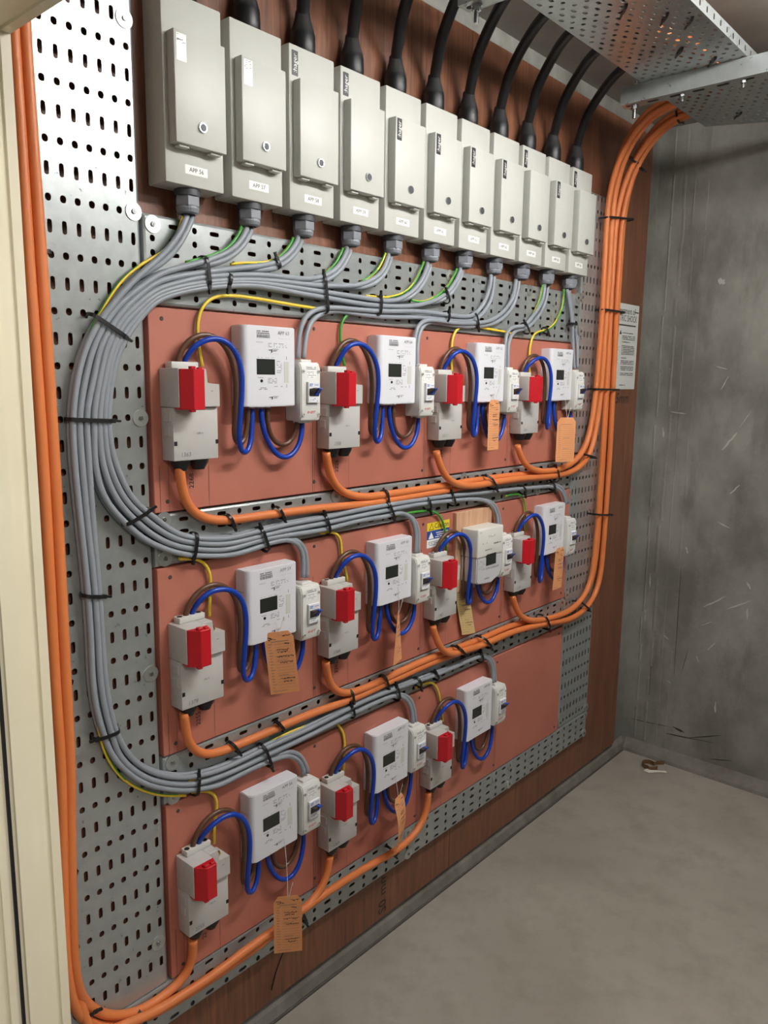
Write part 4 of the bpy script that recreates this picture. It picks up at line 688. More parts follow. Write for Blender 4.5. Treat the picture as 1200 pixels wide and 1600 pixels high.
# ------------------------------------------------------------------ meter sets
def dots(bm, x0, x1, z0, z1, y, rows, fill=0.7, h=0.5):
    """lines of small print, too small to read"""
    dz = (z1-z0)/rows
    for k in range(rows):
        x = x0; z = z0+dz*k
        while x < x1:
            w = R.uniform(0.0016, 0.0048)
            if R.random() < fill: quad(bm, x, min(x+w, x1), z, z+dz*h, y)
            x += w+0.0007
def make_cutout():
    t = thing('cutout', '', 'fuse box')
    bm = bmesh.new(); box(bm, (0, -0.040, 0), (0.100, -0.0005, 0.0985), 0.0022); from_bm('lower_cover', bm, M_CUT, t, smooth=True)
    bm = bmesh.new(); box(bm, (-0.001, -0.062, 0.099), (0.047, -0.0005, 0.170), 0.0022)
    prism(bm, [(0.0465, 0.099), (0.1005, 0.099), (0.1005, 0.142), (0.072, 0.1425), (0.071, 0.1695), (0.0465, 0.1695)], 'y', -0.0475, -0.0005, 0.0012, 1)
    from_bm('upper_body', bm, M_CUT, t, smooth=True)
    bm = bmesh.new(); box(bm, (0.010, -0.026, 0.170), (0.069, -0.004, 0.182), 0.002); tc = from_bm('terminal_cover', bm, M_STRIPG, t, smooth=True)
    for x in (0.017, 0.0315, 0.046, 0.0605):
        bm = bmesh.new(); cyl(bm, (0, 0), 0.0055, 0.0055, 0.1815, 0.1824, 'z', 16); from_bm('entry_hole', bm, M_SEAL, tc, (x, -0.015, 0))
    bm = bmesh.new()
    prism(bm, [(0.0005, -0.0600), (0.0010, -0.0640), (0.0175, -0.0836), (0.0405, -0.0836), (0.0470, -0.0640), (0.0475, -0.0600), (0.0475, -0.046), (0.0005, -0.046)], 'z', 0.0955, 0.1685, 0.0009, 1)
    rc = from_bm('fuse_carrier', bm, M_RED, t)
    for lo, hi in (((0.015, -0.080, 0.168), (0.025, -0.070, 0.1735)), ((0.031, -0.079, 0.168), (0.040, -0.071, 0.1715)), ((0.013, -0.081, 0.0915), (0.0225, -0.071, 0.096))):
        bm = bmesh.new(); box(bm, lo, hi, 0.001, 1); from_bm('seal_lug', bm, M_RED, rc)
    for x in (0.0015, 0.0935):
        bm = bmesh.new(); box(bm, (x, -0.0407, 0.0285), (x+0.0060, -0.0398, 0.0365)); from_bm('screw_recess', bm, M_SEAL, t)
    for lo, hi in (((-0.0022, -0.034, 0.072), (0.0005, -0.012, 0.090)), ((-0.0022, -0.030, 0.045), (0.0005, -0.012, 0.064))):
        bm = bmesh.new(); box(bm, lo, hi, 0.0012, 1); from_bm('side_clip', bm, M_CUT, t, smooth=True)
    bm = bmesh.new(); cyl(bm, (0.0835, -0.030), 0.0035, 0.0035, 0.142, 0.151, 'z', 10); cyl(bm, (0.0835, -0.030), 0.005, 0.005, 0.1445, 0.148, 'z', 6); cyl(bm, (0.078, -0.020), 0.004, 0.004, 0.142, 0.156, 'z', 10)
    from_bm('earth_terminal', bm, M_BRASS, t)
    for x in (0.026, 0.066):
        bm = bmesh.new(); lathe(bm, [(0.019, -0.0004), (0.0185, -0.006), (0.0125, -0.017), (0.0115, -0.020)], x, -0.021, 18)
        from_bm('bottom_gland', bm, M_BLACK, t, smooth=True)
    bm = bmesh.new(); dots(bm, 0.080, 0.094, 0.128, 0.131, -0.0480, 1, 0.9); from_bm('small_print', bm, M_INK, t)['kind'] = 'stuff'
    text('rating_text', '100 A', 0.0060, M_INK, t, (0.058, -0.0404, 0.050))
    return t
def make_meter():
    t = thing('meter', '', 'meter'); W, H, D = 0.136, 0.160, 0.0385
    bm = bmesh.new()
    prof = [(0, 0), (0, -0.026)] + [(0.0125-0.0125*math.cos(a), -0.026-0.0125*math.sin(a)) for a in [math.radians(15*k) for k in range(1, 7)]] + [(W-0.004, -0.0385), (W, -0.035), (W, 0)]
    prism(bm, [(x, y-0.0004) for x, y in prof], 'z', 0, H)
    es = [e for e in bm.edges if abs((e.verts[0].co-e.verts[1].co).z) < 1e-6]
    bmesh.ops.bevel(bm, geom=es, offset=0.0018, segments=2, affect='EDGES', clamp_overlap=True)
    es = [e for e in bm.edges if abs((e.verts[0].co-e.verts[1].co).y) > 0.02 and e.verts[0].co.x > W-0.006 and abs(e.verts[0].co.z-e.verts[1].co.z) < 1e-5]
    from_bm('case', bm, M_METER, t, smooth=True)
    y = -D-0.0007
    bm = bmesh.new(); box(bm, (0.0000, y+0.030, 0.0325), (0.012, y+0.0302, 0.033)); quad(bm, -0.00045, -0.0004, 0, 0, 0) if False else None
    bm.free()
    bm = bmesh.new(); box(bm, (0.032, y-0.0003, 0.0640), (0.0795, y+0.0006, 0.0950), 0.0003, 1); from_bm('display', bm, M_LCD, t)
    bm = bmesh.new(); box(bm, (0.104, y-0.0002, 0.0480), (0.1165, y+0.0006, 0.0910), 0.0003, 1); from_bm('side_panel', bm, M_STRIPE, t)
    bm = bmesh.new(); cyl(bm, (0, 0), 0.0033, 0.0030, 0, -0.0012, 'y', 14); from_bm('push_button', bm, M_LCD, t, (0.044, y+0.0004, 0.0515))
    bm = bmesh.new(); dots(bm, 0.033, 0.066, 0.1440, 0.1520, y, 2, 0.9, 0.62)
    x = 0.033
    while x < 0.066:
        w = R.choice((0.0006, 0.0011, 0.0016)); quad(bm, x, x+w, 0.1365, 0.1430, y); x += w+0.0007
    from_bm('barcode', bm, M_INK, t)['kind'] = 'stuff'
    bm = bmesh.new()
    dots(bm, 0.031, 0.048, 0.1275, 0.1290, y, 1, 0.7); dots(bm, 0.062, 0.112, 0.1190, 0.1290, y, 3, 0.5, 0.35)
    dots(bm, 0.034, 0.078, 0.0975, 0.0988, y, 1, 0.5); dots(bm, 0.084, 0.098, 0.068, 0.094, y, 7, 0.6, 0.35); dots(bm, 0.034, 0.049, 0.0575, 0.0595, y, 1, 0.7)
    dots(bm, 0.060, 0.084, 0.0470, 0.0590, y, 4, 0.7, 0.4); dots(bm, 0.034, 0.060, 0.0340, 0.0400, y, 2, 0.6, 0.45); dots(bm, 0.078, 0.100, 0.0400, 0.0425, y, 1, 0.5)
    quad(bm, 0.110, 0.1113, 0.0945, 0.1015, y); quad(bm, 0.110, 0.1113, 0.0380, 0.0450, y); quad(bm, 0.066, 0.090, 0.1058, 0.1060, y); quad(bm, 0.088, 0.122, 0.1365, 0.1367, y)
    from_bm('small_print', bm, M_INK, t)['kind'] = 'stuff'
    for z, s in ((0.1130, 1.0), (0.0185, 0.85)):     # the maker's mark: a barbed arrow running into slanted letters
        bm = bmesh.new()
        bm.faces.new([bm.verts.new(p) for p in ((0.061, y, z), (0.068, y, z+0.0012*s), (0.068, y, z-0.0012*s))])
        bm.faces.new([bm.verts.new(p) for p in ((0.068, y, z+0.0004), (0.073, y, z+0.0022*s), (0.0725, y, z-0.0044*s), (0.069, y, z-0.0055*s), (0.0705, y, z-0.001))])
        quad(bm, 0.073, 0.089, z+0.0022*s, z+0.0028*s, y, 0.0008)
        from_bm('maker_mark', bm, M_INKD, t)
        text('maker_mark', 'ster', 0.0068*s, M_INKD, t, (0.0805, y-0.0001, z-0.0004), slant=0.25)
    for x in (0.034, 0.0465, 0.0585, 0.0735):
        bm = bmesh.new(); cyl(bm, (0, 0), 0.0068, 0.0068, -0.003, 0.0005, 'z', 14); from_bm('terminal_shroud', bm, M_METER, t, (x, -0.020, 0), smooth=True)
    for z in (0.0328, 0.1128):
        bm = bmesh.new(); box(bm, (-0.0003, -0.026, z), (0.0002, -0.004, z+0.0006)); from_bm('case_seam', bm, M_INK, t)
    return t
def make_switch():
    t = thing('isolator_switch', '', 'switch'); W, H = 0.057, 0.123
    bm = bmesh.new()
    prism(bm, [(-0.0005, 0), (-0.046, 0), (-0.051, 0.012), (-0.051, H-0.014), (-0.045, H), (-0.0005, H)], 'x', 0, W)
    es = [e for e in bm.edges]
    bmesh.ops.bevel(bm, geom=es, offset=0.0022, segments=2, affect='EDGES', clamp_overlap=True)
    from_bm('case', bm, M_SW, t, smooth=True)
    for z0, z1 in ((H-0.001, H+0.006), (-0.005, 0.001)):
        bm = bmesh.new(); box(bm, (0.014, -0.036, z0), (0.044, -0.008, z1), 0.0015, 1); from_bm('cable_entry', bm, M_SW, t, smooth=True)
    y = -0.0512
    bm = bmesh.new(); box(bm, (0.0145, y-0.0003, 0.032), (0.0465, y+0.001, 0.083)); from_bm('window', bm, M_METERD, t)
    bm = bmesh.new(); box(bm, (0.0155, y-0.0060, 0.0385), (0.0475, y, 0.0825), 0.0010, 1); md = from_bm('switch_module', bm, M_MODULE, t, smooth=True)
    ym = y-0.0063
    bm = bmesh.new(); box(bm, (0.0185, ym-0.0001, 0.0525), (0.0455, ym+0.0008, 0.0685)); from_bm('lever_slot', bm, M_LCD, md)
    bm = bmesh.new(); dots(bm, 0.0185, 0.030, 0.0735, 0.0800, ym, 2, 0.9, 0.6); dots(bm, 0.0185, 0.045, 0.0415, 0.0495, ym, 3, 0.55, 0.45); dots(bm, 0.033, 0.045, 0.0755, 0.0790, ym, 1, 0.5, 0.4)
    from_bm('blue_print', bm, M_INKB, md)['kind'] = 'stuff'
    for x, m in ((0.0195, M_LEVERB), (0.0330, M_LEVERBL)):
        bm = bmesh.new()
        prism(bm, [(ym+0.0005, 0.0535), (ym-0.0030, 0.0545), (ym-0.0045, 0.060), (ym-0.0135, 0.0675), (ym-0.0125, 0.0705), (ym-0.003, 0.0685), (ym+0.0005, 0.0675)], 'x', x, x+0.0105, 0.0006, 1)
        from_bm('lever', bm, m, md)
    for x in (0.0065, 0.0505):
        for z in (0.014, 0.104):
            bm = bmesh.new(); cyl(bm, (0, 0), 0.0042, 0.0040, 0.0008, -0.0012, 'y', 14); sc = from_bm('cover_screw', bm, M_STRIPG, t, (x, y, z), smooth=True)
            bm = bmesh.new(); box(bm, (-0.0028, -0.0014, -0.0005), (0.0028, -0.0011, 0.0005)); box(bm, (-0.0005, -0.0014, -0.0028), (0.0005, -0.0011, 0.0028)); from_bm('screw_cross', bm, M_INKD, sc)
    bm = bmesh.new(); quad(bm, 0.014, 0.045, 0.0895, 0.1165, y-0.0001); from_bm('rating_label', bm, M_LABEL, t)
    bm = bmesh.new(); dots(bm, 0.016, 0.043, 0.1085, 0.1150, y-0.0003, 2, 0.95, 0.5); dots(bm, 0.018, 0.042, 0.0920, 0.1060, y-0.0003, 4, 0.6, 0.3); from_bm('small_print', bm, M_INK, t)['kind'] = 'stuff'
    text('maker_text', 'e-arr', 0.0115, M_INKR, t, (0.029, y-0.0003, 0.0195), slant=0.2)
    return t
cut0, met0, sw0 = make_cutout(), make_meter(), make_switch()
firstused = set()
def place(proto, loc, label, group):
    if proto.name in firstused: return copy_tree(proto, loc, label, group)
    firstused.add(proto.name); proto.location = loc; proto['label'] = label; proto['group'] = group
    return proto
NTH = ['first', 'second', 'third', 'fourth']
NUM = {0: [63, 64, 65, 66], 1: [59, 60, 61, 62], 2: [56, 57, 58]}
PEN = {(0, 0): '1363', (0, 1): '1358', (0, 2): '5211', (0, 3): '1361', (1, 0): '1378', (1, 1): '1364', (1, 2): '1362', (1, 3): '1370', (2, 0): '2255', (2, 1): '1369', (2, 2): '1371'}
METERS = {}
SETS = [(r, c) for r in range(3) for c in range(4) if not (r == 2 and c == 3)]
cuts = {}; 
for r, c in SETS:
    at = 'of the %s row, %s from the left' % (RN[r], NTH[c])
    cuts[r, c] = place(cut0, (CX(c), PY, CZ[r]), 'grey fuse cut-out with a red carrier %s' % at, 'grey fuse cut-outs')
    if (r, c) != (1, 2): METERS[r, c] = place(met0, (CX(c)+0.166, PY, MZ[r]), 'white electricity meter marked APP %d, %s in the %s row' % (NUM[r][c], NTH[c], RN[r]), 'white meters')
    place(sw0, (CX(c)+0.306, PY, WZ[r]), 'white switch with blue lever right of the %s meter in the %s row' % (NTH[c], RN[r]), 'white isolator switches')
for k, o in METERS.items():
    text('meter_number', 'APP %d' % NUM[k[0]][k[1]], 0.0105, M_INK, o, (0.103, -0.0394, 0.1475))
for k, o in cuts.items():
    text('pen_number', PEN[k], 0.0115, M_INK, o, (0.026, -0.0405, 0.011), slant=0.15)
# the older meter on its timber packer
pk = tag(link('timber_packer', bpy.data.meshes.new('timber_packer'), M_TIMBER, None, (1.743, PY, 0.955)), 'pale timber board behind the cream and grey meter in the middle row', 'board')
bm = bmesh.new(); box(bm, (0, -0.0122, 0), (0.176, -0.0002, 0.232), 0.001, 1); bm.to_mesh(pk.data); bm.free()
om = thing('meter', 'older cream meter with grey lower cover, third in the middle row', 'meter', (1.767, PY-0.0124, 0.985))
bm = bmesh.new(); box(bm, (0, -0.058, 0.076), (0.128, -0.0002, 0.158), 0.004, 3); from_bm('case', bm, M_METERG, om, smooth=True)
bm = bmesh.new()
prism(bm, [(0.001, 0.0755), (0.001, 0.006), (0.010, 0.0), (0.075, -0.006), (0.118, 0.010), (0.127, 0.028), (0.127, 0.0755)], 'y', -0.0565, -0.0002)
bmesh.ops.bevel(bm, geom=[e for e in bm.edges if abs(e.verts[0].co.y-e.verts[1].co.y) < 1e-6], offset=0.003, segments=2, affect='EDGES', clamp_overlap=True)
from_bm('lower_cover', bm, M_METERD, om, smooth=True)
bm = bmesh.new(); box(bm, (0.045, -0.0580, 0.049), (0.094, -0.0560, 0.082), 0.0004, 1); from_bm('display', bm, M_LCD, om)
bm = bmesh.new(); dots(bm, 0.008, 0.016, 0.148, 0.151, -0.0585, 1, 0.9); dots(bm, 0.046, 0.084, 0.130, 0.137, -0.0585, 2, 0.6, 0.5); dots(bm, 0.012, 0.045, 0.114, 0.120, -0.0585, 1, 0.4); dots(bm, 0.075, 0.116, 0.108, 0.113, -0.0585, 1, 0.9, 0.7)
dots(bm, 0.036, 0.070, 0.094, 0.099, -0.0585, 1, 0.8); dots(bm, 0.008, 0.040, 0.040, 0.068, -0.0570, 6, 0.5, 0.3); dots(bm, 0.045, 0.110, 0.038, 0.044, -0.0570, 2, 0.8, 0.5)
from_bm('small_print', bm, M_INK, om)['kind'] = 'stuff'
text('maker_text', 'emlite', 0.010, M_INKD, om, (0.052, -0.0572, 0.012), slant=0.2)

# ------------------------------------------------------------------ tails of each set
for r, c in SETS:
    x, z, mz, wz = CX(c), CZ[r], MZ[r], WZ[r]
    dz = mz-1.494-(z-1.397); dw = wz-1.462-(z-1.397); j = lambda s=0.004: R.uniform(-s, s)
    jt, jb, ju, jx = j(0.004), j(0.007), j(0.006), j(0.005)
    h = 1.397
    def Q(pts): return [(x+a, PY-b, z+cc) for a, b, cc in pts]
    where = 'of the %s set in the %s row' % (NTH[c], RN[r])
    xb = 0.196 if (r, c) != (1, 2) else 0.190
    P = Q([(0.046, 0.015, 0.176), (0.0465, 0.018, 0.190), (0.050, 0.028, 0.206), (0.064+jx, 0.036, 0.224+jt), (0.089+jx, 0.040, 0.232+jt), (0.115+jx, 0.042, 0.229+jt), (0.137, 0.044, 0.212), (0.149, 0.046, 0.190), (0.1545, 0.047, 0.160), (0.1535, 0.046, 0.115), (0.149, 0.044, 0.070), (0.149, 0.040, 0.030), (0.157, 0.036, 0.007+jb), (0.170, 0.032, 0.001+jb), (0.184, 0.028, 0.009+jb), (0.194, 0.024, 0.034), (xb+0.0025, 0.021, 0.068), (xb+0.004, 0.020, 0.092+dz)])
    tag(tube('blue_tail', P, 0.0055, M_BLUE), 'blue cable arching from cut-out to meter, ' + where, 'cable', 'blue meter tails')
    P = Q([(0.0315, 0.015, 0.176), (0.033, 0.016, 0.192), (0.041, 0.019, 0.212), (0.060, 0.022, 0.232+jt), (0.086, 0.024, 0.240+jt), (0.116, 0.024, 0.232+jt), (0.139, 0.024, 0.210), (0.152, 0.024, 0.178), (0.157, 0.024, 0.145), (0.155, 0.024, 0.086), (0.149, 0.024, 0.040), (0.157, 0.022, 0.022+jb), (0.172, 0.020, 0.019+jb), (0.185, 0.018, 0.036+jb), (0.189, 0.018, 0.065), (0.190, 0.019, 0.092+dz)])
    P = [(a if a < x+0.16 else a, b, cc) for a, b, cc in P]
    tag(tube('brown_tail', P, 0.0055, M_BROWN), 'brown cable arching from cut-out to meter, ' + where, 'cable', 'brown meter tails')
    P = Q([(0.2245, 0.020, 0.092+dz), (0.2235, 0.020, 0.068), (0.232, 0.022, 0.033+ju), (0.256, 0.024, -0.003+ju), (0.283, 0.025, -0.017+ju), (0.312, 0.025, -0.004+ju), (0.331, 0.024, 0.026+dw*0.6), (0.335, 0.022, 0.044+dw), (0.335, 0.022, 0.062+dw)])
    tag(tube('blue_tail', P, 0.0055, M_BLUE), 'blue cable looped between meter and switch, ' + where, 'cable', 'blue link cables')
    P = Q([(0.240, 0.020, 0.092+dz), (0.241, 0.018, 0.064), (0.248, 0.016, 0.036+ju), (0.270, 0.015, 0.015+ju), (0.294, 0.015, 0.010+ju), (0.312, 0.016, 0.022+dw*0.6), (0.3215, 0.019, 0.042+dw), (0.3215, 0.021, 0.062+dw)])
    tag(tube('brown_tail', P, 0.0055, M_BROWN), 'brown cable looped between meter and switch, ' + where, 'cable', 'brown link cables')

# ------------------------------------------------------------------ grey cables, orange cables, earth wires
def offset_pair(P, dist0, dist1, yb, keep0=0.20, keep1=0.14):
    """second cable of a pair: beside the first near both ends, behind it along the bundle"""
    P = smooth_path(P, 0.012, 4); L = [0]
    for a, b in zip(P, P[1:]): L.append(L[-1]+(b-a).length)
    out = []
    for i, p in enumerate(P):
        t = P[min(i+1, len(P)-1)]-P[max(i-1, 0)]; n = Vector((-t.z, 0, t.x)); n = n.normalized() if n.length > 1e-6 else Vector((1, 0, 0))
        s0 = min(1, max(0, 1-(L[i]-keep0*0.5)/(keep0*0.5))) if keep0 else 0; s1 = min(1, max(0, 1-(L[-1]-L[i]-keep1*0.5)/(keep1*0.5)))
        s0 = s0*s0*(3-2*s0); s1 = s1*s1*(3-2*s1); s = max(s0, s1)
        d = dist0*s0+dist1*s1
        q = p+n*d
        q.y = p.y*s+yb*(1-s) if yb is not None else p.y
        out.append(q)
    return out
RG = 0.0056
BOXOF = {'A': 56, 'B': 57, 'C': 58, 'D': 59, 'E': 60, 'F': 61, 'G': 62, 'H': 63, 'I': 64, 'J': 65, 'K': 66}
SETOF = {'A': 'first bottom-row meter', 'B': 'second bottom-row meter', 'C': 'third bottom-row meter', 'D': 'first middle-row meter', 'E': 'second middle-row meter',
         'F': 'third middle-row meter', 'G': 'last middle-row meter', 'H': 'first top-row meter', 'I': 'second top-row meter', 'J': 'third top-row meter', 'K': 'last top-row meter'}
for k in 'ABCDEFGHIJK':
    g = 'pair of grey cables from box APP %d' % BOXOF[k]
    la = 'left grey cable under the %s grey box, feeding the %s' % (ORD[BOXOF[k]-56], SETOF[k])
    lb = 'right grey cable under the %s grey box, feeding the %s' % (ORD[BOXOF[k]-56], SETOF[k])
    if k in PATHS: pa = PATHS[k]; pb = offset_pair(pa, 0.0110, 0.0115, -0.0268)
    else: pa, pb = PATHS[k+'a'], PATHS[k+'b']
    tag(tube('grey_cable', pa, RG, M_GREYC, n=12), la, 'cable', g); tag(tube('grey_cable', pb, RG, M_GREYC, n=12), lb, 'cable', g)
OW = {'o1': 'top', 'o2': 'middle', 'o3': 'bottom'}
for k in ('o11', 'o12', 'o13', 'o14', 'o21', 'o22', 'o23', 'o24', 'o31', 'o32', 'o33'):
    P = PATHS[k]
    if k == 'o33': P = P + [(0.62, -0.048, 0.305), (0.600, -0.040, 0.36), (0.592, -0.0300, 0.45), (0.590, -0.0298, 0.8), (0.589, -0.0298, 1.3), (0.588, -0.0298, 1.8), (0.588, -0.0298, 2.3), (0.588, -0.0298, 2.49)]
    if k in ('o31', 'o32'): P = P + [(P[-1][0], P[-1][1], 2.49)]
    dest = 'leftwards to the far left riser' if k[1] == '3' else 'rightwards to the right riser'
    tag(tube('orange_cable', P, 0.0094, M_ORANGE, n=14, it=18), 'orange cable from the %s cut-out, %s row, running %s' % (NTH[int(k[2])-1], OW[k[:2]], dest), 'cable', 'orange supply cables')
EL = {'e_loop': ('green and yellow earth wire along the outside of the big grey loop', 0.0, 0.7), 'e11': ('yellow earth wire dropping to the first cut-out of the top row', 0, 0.15), 'e12': ('green earth wire dropping to the second cut-out of the top row', 3.14, 0),
      'e13': ('yellow earth wire dropping to the third cut-out of the top row', 0, 0), 'e13b': ('yellow earth wire lying below the grey bundle under the ninth box', 0, 0), 'e14': ('green and yellow earth wire from the last grey box to the last top-row cut-out', 3.0, 1.1),
      'e21': ('yellow earth wire dropping to the first cut-out of the middle row', 0, 0), 'e22': ('yellow earth wire dropping to the second cut-out of the middle row', 0, 0.3), 'e23': ('green earth wire dropping to the third cut-out of the middle row', 3.14, 0),
      'e24': ('green earth wire dropping to the last cut-out of the middle row', 3.14, 0.3), 'e31': ('yellow earth wire dropping to the first cut-out of the bottom row', 0, 0), 'e32': ('long yellow earth wire along the tray to the second cut-out of the bottom row', 0, 0),
      'e33': ('yellow earth wire dropping to the third cut-out of the bottom row', 0.2, 0.3), 'b2': ('green earth wire beside the grey pair under the second grey box', 2.6, 0.5), 'b3': ('green and yellow earth wire beside the grey pair under the third grey box', 2.6, 3.0), 'b4': ('green earth wire beside the grey pair under the fourth grey box', 2.4, 2.0),
      'b5': ('yellow earth wire beside the grey pair under the fifth grey box', 0.6, 2.0), 'b6': ('green and yellow earth wire beside the grey pair under the sixth grey box', 2.8, 2.0), 'b7': ('green earth wire beside the grey pair under the seventh grey box', 2.9, 1.0), 'b10': ('green earth wire beside the grey pair under the tenth grey box', 3.1, 0.5)}
for k, (lab, ph, tw) in EL.items():
    tag(tube('earth_wire', PATHS[k], 0.0034 if k[0] == 'e' and k != 'e_loop' else 0.0029, [M_YEL, M_GRN], n=10, twist=(ph, tw)), lab, 'wire', 'earth wires')

# ------------------------------------------------------------------ cable ties
def tie(c, half, dirv, nrm, depth, label, group, head=1, tail=0.010):
    """black tie: band round a bundle; c centre, dirv across the bundle, nrm out of the wall, half/depth half sizes"""
    u, n = Vector(dirv).normalized(), Vector(nrm).normalized(); t = u.cross(n)
    w, th = 0.0033, 0.0015
    ring = rrect(-half-th, half+th, -depth-th, depth+th, min(depth, half)*0.95, 4); inn = rrect(-half, half, -depth, depth, min(depth, half)*0.90, 4)
    V = []; F = []; m = len(ring)
    for s in (-w, w):
        V += [tuple(u*a+n*b+t*s) for a, b in ring]; V += [tuple(u*a+n*b+t*s) for a, b in inn]
    for k in range(m):
        k2 = (k+1) % m
        F += [(k, k2, 2*m+k2, 2*m+k), (m+k2, m+k, 3*m+k, 3*m+k2), (k2, k, m+k, m+k2), (2*m+k, 2*m+k2, 3*m+k2, 3*m+k)]
    o = pydata('cable_tie', V, F, M_TIE, None, tuple(c)); tag(o, label, 'cable tie', group)
    hb = bmesh.new(); hc = u*(half*0.93*head)+n*(depth*0.55)
    for a0, a1, s in ((-0.0044, 0.0044, 0.0046), (0.0044, 0.0044+tail, 0.0024)):
        vs = []
        for aa in (a0, a1):
            for bb in (-s, s):
                for dd in (-0.0028, 0.0028): vs.append(hb.verts.new(hc+u*(aa*head)+t*bb*0.8+n*(0.0022+dd)))
        for q in ((0, 1, 3, 2), (4, 6, 7, 5), (0, 4, 5, 1), (2, 3, 7, 6), (0, 2, 6, 4), (1, 5, 7, 3)): hb.faces.new([vs[i] for i in q])
    from_bm('tie_head', hb, M_TIE, o)
TD = {'left orange riser': ('black tie on the two orange cables at the far left, %s from the top', 'left orange riser'), 'left orange bend': ('black tie at the bottom bend of the far left orange cables', 'left orange riser'),
      'loop': ('wide black tie round the whole grey loop on the left tray, %s from the top', 'grey loop'), 'innerloop': ('black tie on the inner grey cables turning to the middle row, %s along', 'grey loop'), 'outerloop': ('black tie on the outer grey cables going down to the bottom row, %s along', 'grey loop'),
      'top': ('black tie on the cables under the grey boxes, %s from the left', 'under the grey boxes'), 'row2grey': ('black tie on the grey cables above the middle meter row, %s from the left', 'grey cables above the middle row'),
      'row3grey': ('black tie on the grey cables above the bottom meter row, %s from the left', 'grey cables above the bottom row'), 'row1orange': ('black tie on the orange cables below the top meter row, %s from the left', 'orange cables below the top row'),
      'row2orange': ('black tie on the orange cables below the middle meter row, %s from the left', 'orange cables below the middle row'), 'row3orange': ('tie on the orange cables below the bottom meter row, %s from the right', 'orange cables below the bottom row'),
      'riser': ('long black tie across the rising orange cables at the right, %s from the top', 'orange riser on the right')}
ON = ['first', 'second', 'third', 'fourth', 'fifth', 'sixth', 'seventh', 'eighth', 'ninth', 'tenth', 'eleventh', 'twelfth']
cnt = {}
def ordkey(t):
    n = t[0]; a, b = t[1], t[2]
    if n in ('left orange riser', 'loop', 'riser', 'outerloop'): return -(a[1]+b[1])
    if n == 'row3orange': return -(a[0]+b[0])
    return a[0]+b[0]
for name, a, b, yb, yf in sorted(TIES, key=lambda t: (t[0], ordkey(t))):
    i = cnt.get(name, 0); cnt[name] = i+1
    A, B = Vector((a[0], 0, a[1])), Vector((b[0], 0, b[1])); mid = (A+B)/2; mid.y = (yb+yf)/2
    lab = TD[name][0]; lab = lab % ON[i] if '%s' in lab else lab
    tie(mid, (B-A).length/2, (B-A), (0, -1, 0), (yb-yf)/2+0.001, lab, 'black ties: '+TD[name][1], head=R.choice((1, -1)))
tie((2.590, -0.088, 2.285), 0.021, (1, 0, 0), (0, -0.75, -0.65), 0.021, 'small black tie on the upper pair of orange cables curving to the ceiling tray', 'black ties: orange bend')
tie((2.648, -0.092, 2.268), 0.021, (1, 0, 0), (0, -0.75, -0.65), 0.021, 'small black tie on the lower pair of orange cables curving to the ceiling tray', 'black ties: orange bend')
tie((2.624, -0.226, 2.397), 0.022, (1, 0, 0), (0, -0.2, -0.98), 0.022, 'black tie on the orange cables at the edge of the ceiling tray', 'black ties: orange bend')
for i, (x, y) in enumerate(TRAYTIES):
    tie((x, y, TZ+0.008), 0.020, (0.8, 0.6, 0), (0, 0, -1), 0.0125, 'black tie knotted through the underside of the overhead tray, %s along it' % ON[i], 'black ties: overhead tray', tail=0.02)

tag(tube('cord', [(1.155, -0.024, 0.263), (1.150, -0.022, 0.25), (1.128, -0.012, 0.20), (1.100, -0.004, 0.14), (1.082, -0.0035, 0.09)], 0.0016, M_TIE, n=6), 'thin black cord hanging from the lowest strip tray down the plywood', 'cord')
